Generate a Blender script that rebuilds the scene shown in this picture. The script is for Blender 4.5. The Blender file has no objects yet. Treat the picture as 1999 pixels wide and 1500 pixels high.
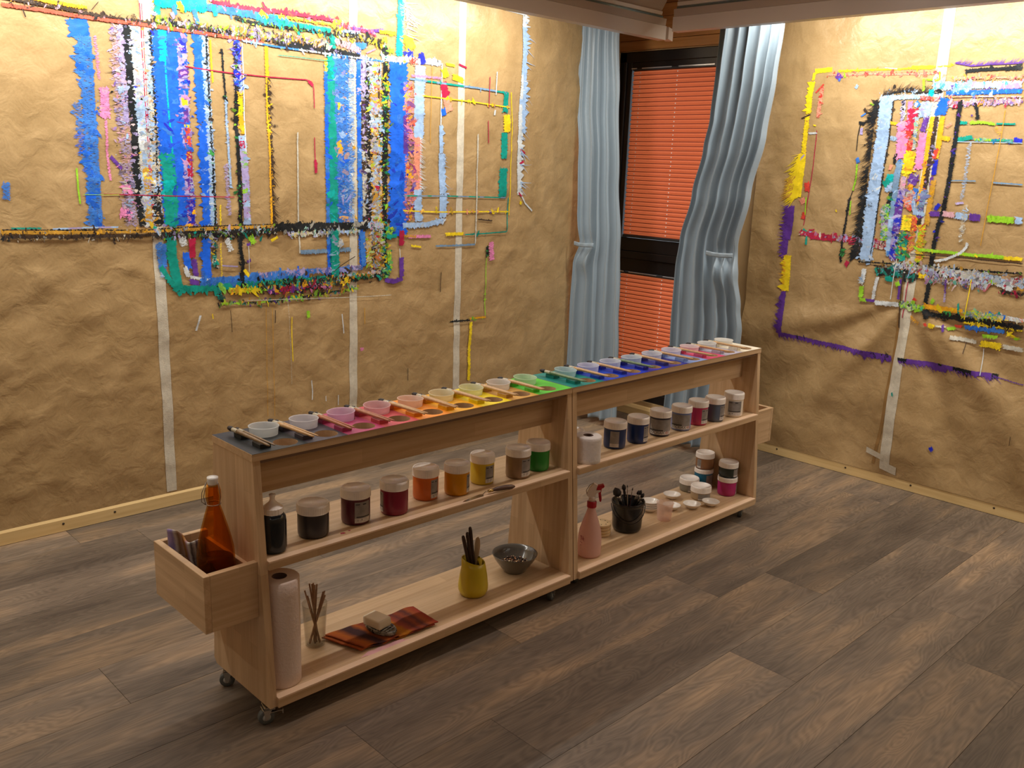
import bpy, bmesh, math, random
from mathutils import Vector, Matrix, noise
S = bpy.context.scene
C = S.collection
PI = math.pi

# ------------------------------------------------------------------ camera
def look(yaw, pitch, roll):
    f = Vector((math.cos(pitch)*math.cos(yaw), math.cos(pitch)*math.sin(yaw), -math.sin(pitch)))
    r = f.cross(Vector((0, 0, 1))).normalized(); u = r.cross(f)
    r2 = r*math.cos(roll) + u*math.sin(roll); u2 = -r*math.sin(roll) + u*math.cos(roll)
    return Matrix((r2, u2, -f)).transposed().to_4x4()
cam_d = bpy.data.cameras.new('camera'); cam = bpy.data.objects.new('camera', cam_d); C.objects.link(cam)
cam_d.sensor_width = 36; cam_d.lens = 1764.3/1999*36; cam_d.clip_start = .05
cam.matrix_world = Matrix.Translation((0, 0, 1.55)) @ look(math.radians(45.434), math.radians(13.626), math.radians(2.177))
S.camera = cam
S.view_settings.view_transform = 'Standard'; S.view_settings.look = 'None'; S.view_settings.gamma = 1
S.view_settings.use_curve_mapping = False
S.view_settings.exposure = 0.0
S.cycles.transparent_max_bounces = 24; S.cycles.max_bounces = 8; S.cycles.diffuse_bounces = 5; S.cycles.sample_clamp_indirect = 6

# ------------------------------------------------------------------ daylight outside the window
W = bpy.data.worlds.new('world'); S.world = W; W.use_nodes = True
W.node_tree.nodes['Background'].inputs[0].default_value = (.80, .90, 1, 1)
W.node_tree.nodes['Background'].inputs[1].default_value = 1.7

# ------------------------------------------------------------------ fluorescent strips hidden above the valances, plus one added fill light
XR, YL, XB, YB, HC = 4.56, 3.80, -1.25, -1.25, 2.50
def strip(name, loc, length, rz, tilt, power, col=(1, .965, .88)):
    l = bpy.data.lights.new(name, 'AREA'); l.shape = 'RECTANGLE'; l.size = length; l.size_y = .07
    l.energy = power; l.color = col
    o = bpy.data.objects.new(name, l); C.objects.link(o)
    o.location = loc; o.rotation_euler = (tilt, 0, rz)
    return o
LP = 68
strip('strip_light_left', (1.5, 3.36, 2.38), 4.4, 0, math.radians(28), LP)
strip('strip_light_right', (4.03, .72, 2.38), 3.6, -PI/2, math.radians(34), LP*.86)
strip('strip_light_near', (1.4, -.85, 2.38), 4.4, PI, math.radians(15), LP*.13)
strip('strip_light_behind', (-.85, 1.3, 2.38), 4.0, PI/2, math.radians(15), LP*.20)
strip('added_fill_centre', (1.9, 1.95, 2.46), 2.4, 0, 0, LP*.24, (1, .88, .80))  # added fill over the table, no real fitting; brightens jar lids and shelf fronts

# ------------------------------------------------------------------ helpers
class MB:
    def __init__(s): s.v = []; s.f = []; s.mi = []; s.sm = []; s.cur = 0; s.smooth = False
    def add(s, vs, fs, M=None):
        b = len(s.v)
        s.v += [tuple(M @ Vector(p)) if M is not None else tuple(p) for p in vs]
        for f in fs: s.f.append(tuple(i+b for i in f)); s.mi.append(s.cur); s.sm.append(s.smooth)
        return s
    def box(s, x0, x1, y0, y1, z0, z1, bev=0.0, M=None):
        if bev <= 0:
            vs = [(x, y, z) for z in (z0, z1) for x, y in ((x0, y0), (x1, y0), (x1, y1), (x0, y1))]
            return s.add(vs, [(3, 2, 1, 0), (4, 5, 6, 7), (0, 1, 5, 4), (1, 2, 6, 5), (2, 3, 7, 6), (3, 0, 4, 7)], M)
        bm = bmesh.new(); bmesh.ops.create_cube(bm, size=1)
        for v in bm.verts: v.co = Vector(((x0+x1)/2+v.co.x*(x1-x0), (y0+y1)/2+v.co.y*(y1-y0), (z0+z1)/2+v.co.z*(z1-z0)))
        bmesh.ops.bevel(bm, geom=bm.edges[:], offset=bev, segments=1 if bev < .004 else 2, affect='EDGES', profile=.5)
        return s.bm(bm, M)
    def bm(s, bm, M=None):
        bm.verts.index_update()
        s.add([v.co[:] for v in bm.verts], [[v.index for v in f.verts] for f in bm.faces], M); bm.free(); return s
    def lathe(s, prof, n=32, M=None, rib=None, cap=True, sx=1, sy=1):
        vs = []; fs = []; m = len(prof)
        for j, (r, z) in enumerate(prof):
            for i in range(n):
                a = 2*PI*i/n; rr = r
                if rib and rib[0] <= j <= rib[1]: rr = r + (rib[2] if i % 2 else 0)
                vs.append((rr*math.cos(a)*sx, rr*math.sin(a)*sy, z))
        for j in range(m-1):
            for i in range(n):
                k = (i+1) % n; fs.append((j*n+i, j*n+k, (j+1)*n+k, (j+1)*n+i))
        if cap:
            fs.append(tuple(range(n-1, -1, -1))); fs.append(tuple((m-1)*n+i for i in range(n)))
        return s.add(vs, fs, M)
    def tube(s, pts, r, n=8, cap=True, M=None):
        pts = [Vector(p) for p in pts]; rs = r if isinstance(r, (list, tuple)) else [r]*len(pts)
        vs = []; fs = []; up = None
        for i, p in enumerate(pts):
            d = (pts[min(i+1, len(pts)-1)]-pts[max(i-1, 0)]).normalized()
            if up is None: up = Vector((0, 0, 1)) if abs(d.z) < .9 else Vector((1, 0, 0))
            a = d.cross(up).normalized(); b = a.cross(d).normalized(); up = b
            for k in range(n):
                t = 2*PI*k/n; vs.append(p+a*math.cos(t)*rs[i]+b*math.sin(t)*rs[i])
        for i in range(len(pts)-1):
            for k in range(n):
                q = (k+1) % n; fs.append((i*n+k, (i)*n+q, (i+1)*n+q, (i+1)*n+k))
        if cap: fs.append(tuple(range(n-1, -1, -1))); fs.append(tuple((len(pts)-1)*n+i for i in range(n)))
        return s.add(vs, fs, M)
    def grid(s, fn, nu, nv):
        vs = [fn(i/nu, j/nv) for j in range(nv+1) for i in range(nu+1)]
        fs = [(j*(nu+1)+i, j*(nu+1)+i+1, (j+1)*(nu+1)+i+1, (j+1)*(nu+1)+i) for j in range(nv) for i in range(nu)]
        return s.add(vs, fs)
    def prism(s, poly, x0, x1, axis=0):
        n = len(poly)
        def P(x, a, b): return (x, a, b) if axis == 0 else ((a, x, b) if axis == 1 else (a, b, x))
        vs = [P(x0, a, b) for a, b in poly]+[P(x1, a, b) for a, b in poly]
        fs = [tuple(range(n)), tuple(range(2*n-1, n-1, -1))]+[(i, i+n, (i+1) % n+n, (i+1) % n) for i in range(n)]
        return s.add(vs, fs)
    def mesh(s, name, mats, off=None):
        me = bpy.data.meshes.new(name)
        v = s.v if off is None else [(a-off[0], b-off[1], c-off[2]) for a, b, c in s.v]
        me.from_pydata(v, [], s.f)
        for m in (mats if isinstance(mats, (list, tuple)) else [mats]): me.materials.append(m)
        me.polygons.foreach_set('material_index', s.mi); me.polygons.foreach_set('use_smooth', s.sm)
        me.update()
        bm = bmesh.new(); bm.from_mesh(me); bmesh.ops.recalc_face_normals(bm, faces=bm.faces[:]); bm.to_mesh(me); bm.free()
        return me
    def build(s, name, mats, parent=None, world=False, label=None):
        off = None
        if world and parent is not None:
            r = parent
            while r.parent: r = r.parent
            off = r.location
        o = bpy.data.objects.new(name, s.mesh(name, mats, off)); C.objects.link(o); o.parent = parent
        if label: o['label'] = label
        return o
def sm(mb): mb.smooth = True; return mb
def thing(name, label, cat, loc=(0, 0, 0), rz=0, group=None, rot=None):
    o = bpy.data.objects.new(name, None); C.objects.link(o); o.location = loc
    o.rotation_euler = rot if rot else (0, 0, rz); o.empty_display_size = .05
    o['label'] = label; o['category'] = cat
    if group: o['group'] = group
    return o
def tag(o, label, cat, group=None):
    o['label'] = label; o['category'] = cat
    if group: o['group'] = group
    return o
def dup(root, label=None):
    r = root.copy(); C.objects.link(r)
    if label: r['label'] = label
    for ch in list(root.children):
        c = ch.copy(); C.objects.link(c); c.parent = r
        for g in ch.children:
            d = g.copy(); C.objects.link(d); d.parent = c
    return r
def struct(name, mb, m, parent=None, world=False):
    o = mb.build(name, m, parent, world)
    if parent is None: o['kind'] = 'structure'
    return o

# ------------------------------------------------------------------ materials
def newmat(name):
    m = bpy.data.materials.new(name); m.use_nodes = True
    return m, m.node_tree.nodes, m.node_tree.links, m.node_tree.nodes['Principled BSDF']
def setp(p, **k):
    names = dict(rough='Roughness', metal='Metallic', trans='Transmission Weight', ior='IOR', spec='Specular IOR Level', alpha='Alpha', coat='Coat Weight', sheen='Sheen Weight', sss='Subsurface Weight')
    for a, b in k.items(): p.inputs[names[a]].default_value = b
def plain(name, col, rough=.5, bump=0, bscale=200, var=0, vscale=20, **k):
    m, N, Lk, p = newmat(name)
    p.inputs['Base Color'].default_value = (*col, 1); setp(p, rough=rough, **k)
    tc = N.new('ShaderNodeTexCoord')
    if var:
        n = N.new('ShaderNodeTexNoise'); n.inputs['Scale'].default_value = vscale; n.inputs['Detail'].default_value = 4
        Lk.new(tc.outputs['Object'], n.inputs['Vector'])
        r = N.new('ShaderNodeMapRange'); r.inputs['From Min'].default_value = .3; r.inputs['From Max'].default_value = .7
        r.inputs['To Min'].default_value = 1-var; r.inputs['To Max'].default_value = 1+var
        Lk.new(n.outputs['Fac'], r.inputs['Value'])
        x = N.new('ShaderNodeVectorMath'); x.operation = 'SCALE'; x.inputs[0].default_value = col
        Lk.new(r.outputs[0], x.inputs['Scale']); Lk.new(x.outputs[0], p.inputs['Base Color'])
    if bump:
        n = N.new('ShaderNodeTexNoise'); n.inputs['Scale'].default_value = bscale; n.inputs['Detail'].default_value = 3
        Lk.new(tc.outputs['Object'], n.inputs['Vector'])
        b = N.new('ShaderNodeBump'); b.inputs['Strength'].default_value = bump; b.inputs['Distance'].default_value = .002
        Lk.new(n.outputs['Fac'], b.inputs['Height']); Lk.new(b.outputs[0], p.inputs['Normal'])
    return m
def wood(name, c1, c2, axis, stave=.045, slen=.45, rough=.42, cvar=.085):
    """laminated staves running along `axis` (0 x, 1 y, 2 z)"""
    m, N, Lk, p = newmat(name); setp(p, rough=rough, spec=.35)
    tc = N.new('ShaderNodeTexCoord'); sep = N.new('ShaderNodeSeparateXYZ'); Lk.new(tc.outputs['Object'], sep.inputs[0])
    comb = N.new('ShaderNodeCombineXYZ')
    o = [sep.outputs[i] for i in range(3)]
    others = [i for i in range(3) if i != axis]
    add = N.new('ShaderNodeMath'); add.operation = 'ADD'; Lk.new(o[others[0]], add.inputs[0]); Lk.new(o[others[1]], add.inputs[1])
    Lk.new(o[axis], comb.inputs[0]); Lk.new(add.outputs[0], comb.inputs[1])
    br = N.new('ShaderNodeTexBrick'); Lk.new(comb.outputs[0], br.inputs['Vector'])
    br.inputs['Scale'].default_value = 1; br.inputs['Brick Width'].default_value = slen; br.inputs['Row Height'].default_value = stave
    br.inputs['Mortar Size'].default_value = .0003; br.inputs['Bias'].default_value = 0
    br.inputs['Color1'].default_value = (1-cvar, 1-cvar*1.2, 1-cvar*1.4, 1); br.inputs['Color2'].default_value = (1+cvar, 1+cvar, 1+cvar, 1)
    br.inputs['Mortar'].default_value = (.75, .72, .68, 1)
    mp = N.new('ShaderNodeMapping'); sc = [60, 60, 60]; sc[axis] = 3; mp.inputs['Scale'].default_value = sc
    Lk.new(tc.outputs['Object'], mp.inputs[0])
    n = N.new('ShaderNodeTexNoise'); n.inputs['Scale'].default_value = 1; n.inputs['Detail'].default_value = 5; Lk.new(mp.outputs[0], n.inputs['Vector'])
    cr = N.new('ShaderNodeValToRGB'); cr.color_ramp.elements[0].position = .3; cr.color_ramp.elements[1].position = .75
    cr.color_ramp.elements[0].color = (*c1, 1); cr.color_ramp.elements[1].color = (*c2, 1); Lk.new(n.outputs['Fac'], cr.inputs[0])
    mx = N.new('ShaderNodeMix'); mx.data_type = 'RGBA'; mx.blend_type = 'MULTIPLY'; mx.inputs[0].default_value = 1
    Lk.new(cr.outputs[0], mx.inputs[6]); Lk.new(br.outputs['Color'], mx.inputs[7]); Lk.new(mx.outputs[2], p.inputs['Base Color'])
    b = N.new('ShaderNodeBump'); b.inputs['Strength'].default_value = .08; b.inputs['Distance'].default_value = .001
    Lk.new(n.outputs['Fac'], b.inputs['Height']); Lk.new(b.outputs[0], p.inputs['Normal'])
    return m
WC1, WC2 = (.49, .325, .18), (.63, .45, .275)
wood_x = wood('beech_along_x', WC1, WC2, 0); wood_z = wood('beech_along_z', WC1, WC2, 2); wood_y = wood('beech_along_y', WC1, WC2, 1)
pine = wood('pine_trim', (.66, .46, .20), (.78, .58, .28), 0, stave=.5, slen=3, cvar=.03)
pine_y = wood('pine_trim_y', (.66, .46, .20), (.78, .58, .28), 1, stave=.5, slen=3, cvar=.03)
panel_wood = wood('stained_panel', (.34, .15, .04), (.46, .22, .07), 1, stave=.4, slen=3, cvar=.1, rough=.35)
ceil_wood = wood('ceiling_boards', (.25, .11, .04), (.36, .17, .06), 0, stave=.12, slen=3, cvar=.12)

def floor_mat():
    m, N, Lk, p = newmat('vinyl_plank'); setp(p, rough=.48, spec=.4)
    tc = N.new('ShaderNodeTexCoord'); oi = N.new('ShaderNodeObjectInfo')
    ofs = N.new('ShaderNodeVectorMath'); ofs.operation = 'MULTIPLY_ADD'
    cmb = N.new('ShaderNodeCombineXYZ')
    for i in range(3): Lk.new(oi.outputs['Random'], cmb.inputs[i])
    Lk.new(cmb.outputs[0], ofs.inputs[0]); ofs.inputs[1].default_value = (37, 19, 7); Lk.new(tc.outputs['Object'], ofs.inputs[2])
    def nz(scale, detail, vec, dist=0):
        mp = N.new('ShaderNodeMapping'); mp.inputs['Scale'].default_value = vec; Lk.new(ofs.outputs[0], mp.inputs[0])
        n = N.new('ShaderNodeTexNoise'); n.inputs['Scale'].default_value = scale; n.inputs['Detail'].default_value = detail
        n.inputs['Distortion'].default_value = dist; n.inputs['Roughness'].default_value = .6
        Lk.new(mp.outputs[0], n.inputs['Vector']); return n
    big = nz(1, 3, (1.3, 6, 1)); grain = nz(1, 6, (6, 120, 1), .3); swirl = nz(1, 2, (1.6, 8, 1), .4)
    w = N.new('ShaderNodeMath'); w.operation = 'MULTIPLY'; Lk.new(swirl.outputs['Fac'], w.inputs[0]); w.inputs[1].default_value = 150
    sn = N.new('ShaderNodeMath'); sn.operation = 'SINE'; Lk.new(w.outputs[0], sn.inputs[0])
    cr = N.new('ShaderNodeValToRGB'); e = cr.color_ramp.elements
    e[0].position = .28; e[0].color = (.088, .066, .050, 1); e[1].position = .72; e[1].color = (.290, .195, .115, 1)
    k = e.new(.5); k.color = (.152, .114, .082, 1)
    Lk.new(big.outputs['Fac'], cr.inputs[0])
    h = N.new('ShaderNodeMath'); h.operation = 'MULTIPLY_ADD'; Lk.new(sn.outputs[0], h.inputs[0]); h.inputs[1].default_value = .13; Lk.new(grain.outputs['Fac'], h.inputs[2])
    mr = N.new('ShaderNodeMapRange'); mr.inputs['From Min'].default_value = .2; mr.inputs['From Max'].default_value = .8; mr.inputs['To Min'].default_value = .72; mr.inputs['To Max'].default_value = 1.28
    Lk.new(h.outputs[0], mr.inputs['Value'])
    r2 = N.new('ShaderNodeMapRange'); r2.inputs['To Min'].default_value = .74; r2.inputs['To Max'].default_value = 1.2; Lk.new(oi.outputs['Random'], r2.inputs['Value'])
    mm = N.new('ShaderNodeMath'); mm.operation = 'MULTIPLY'; Lk.new(mr.outputs[0], mm.inputs[0]); Lk.new(r2.outputs[0], mm.inputs[1])
    sc = N.new('ShaderNodeVectorMath'); sc.operation = 'SCALE'; Lk.new(cr.outputs[0], sc.inputs[0]); Lk.new(mm.outputs[0], sc.inputs['Scale'])
    Lk.new(sc.outputs[0], p.inputs['Base Color'])
    b = N.new('ShaderNodeBump'); b.inputs['Strength'].default_value = .35; b.inputs['Distance'].default_value = .0012
    Lk.new(h.outputs[0], b.inputs['Height']); Lk.new(b.outputs[0], p.inputs['Normal'])
    return m
plank_m = floor_mat()

def kraft_mat():
    m, N, Lk, p = newmat('kraft_paper'); setp(p, rough=.35, spec=.42)
    tc = N.new('ShaderNodeTexCoord')
    def nz(s, d, dist=0):
        n = N.new('ShaderNodeTexNoise'); n.inputs['Scale'].default_value = s; n.inputs['Detail'].default_value = d; n.inputs['Distortion'].default_value = dist
        Lk.new(tc.outputs['Object'], n.inputs['Vector']); return n
    a = nz(7, 6); f = nz(120, 3); c = nz(14, 6, .55)
    cr = N.new('ShaderNodeValToRGB'); cr.color_ramp.elements[0].position = .3; cr.color_ramp.elements[1].position = .7
    cr.color_ramp.elements[0].color = (.365, .238, .105, 1); cr.color_ramp.elements[1].color = (.475, .322, .155, 1)
    mx = N.new('ShaderNodeMath'); mx.operation = 'MULTIPLY_ADD'; Lk.new(f.outputs['Fac'], mx.inputs[0]); mx.inputs[1].default_value = .35
    sb = N.new('ShaderNodeMath'); sb.operation = 'SUBTRACT'; Lk.new(a.outputs['Fac'], sb.inputs[0]); sb.inputs[1].default_value = .175
    Lk.new(sb.outputs[0], mx.inputs[2]); Lk.new(mx.outputs[0], cr.inputs[0]); Lk.new(cr.outputs[0], p.inputs['Base Color'])
    b = N.new('ShaderNodeBump'); b.inputs['Strength'].default_value = .6; b.inputs['Distance'].default_value = .0095; Lk.new(c.outputs['Fac'], b.inputs['Height'])
    b2 = N.new('ShaderNodeBump'); b2.inputs['Strength'].default_value = .12; b2.inputs['Distance'].default_value = .001; Lk.new(f.outputs['Fac'], b2.inputs['Height']); Lk.new(b.outputs[0], b2.inputs['Normal'])
    Lk.new(b2.outputs[0], p.inputs['Normal'])
    return m
kraft = kraft_mat()
def paint_mat(name):
    m, N, Lk, p = newmat(name); setp(p, rough=.42, spec=.3)
    at = N.new('ShaderNodeAttribute'); at.attribute_name = 'Col'
    uv = N.new('ShaderNodeUVMap')
    def nz(vec, det, rg=.5):
        mp = N.new('ShaderNodeMapping'); mp.inputs['Scale'].default_value = vec; Lk.new(uv.outputs[0], mp.inputs[0])
        n = N.new('ShaderNodeTexNoise'); n.inputs['Scale'].default_value = 1; n.inputs['Detail'].default_value = det; n.inputs['Roughness'].default_value = rg
        Lk.new(mp.outputs[0], n.inputs['Vector']); return n
    n = nz((300, 90, 1), 3)
    b = N.new('ShaderNodeBump'); b.inputs['Strength'].default_value = .3; b.inputs['Distance'].default_value = .001; Lk.new(n.outputs['Fac'], b.inputs['Height']); Lk.new(b.outputs[0], p.inputs['Normal'])
    tn = nz((60, 40, 1), 3); mt = N.new('ShaderNodeMapRange'); mt.inputs['From Min'].default_value = .3; mt.inputs['From Max'].default_value = .7; mt.inputs['To Min'].default_value = .82; mt.inputs['To Max'].default_value = 1.14
    Lk.new(tn.outputs['Fac'], mt.inputs['Value']); sc = N.new('ShaderNodeVectorMath'); sc.operation = 'SCALE'; Lk.new(at.outputs['Color'], sc.inputs[0]); Lk.new(mt.outputs[0], sc.inputs['Scale']); Lk.new(sc.outputs[0], p.inputs['Base Color'])
    # where the brush ran dry its bristles leave gaps through which the paper shows
    at2 = N.new('ShaderNodeAttribute'); at2.attribute_name = 'Dry'
    n2 = nz((330, 55, 1), 4, .65)
    mr = N.new('ShaderNodeMapRange'); mr.inputs['From Min'].default_value = .30; mr.inputs['From Max'].default_value = .70; Lk.new(n2.outputs['Fac'], mr.inputs['Value'])
    gt = N.new('ShaderNodeMath'); gt.operation = 'SUBTRACT'; Lk.new(mr.outputs[0], gt.inputs[0]); Lk.new(at2.outputs['Fac'], gt.inputs[1])
    ml = N.new('ShaderNodeMath'); ml.operation = 'MULTIPLY_ADD'; ml.use_clamp = True; Lk.new(gt.outputs[0], ml.inputs[0]); ml.inputs[1].default_value = 5; ml.inputs[2].default_value = .55
    Lk.new(ml.outputs[0], p.inputs['Alpha'])
    return m
paint_wet = paint_mat('poster_paint')
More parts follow.
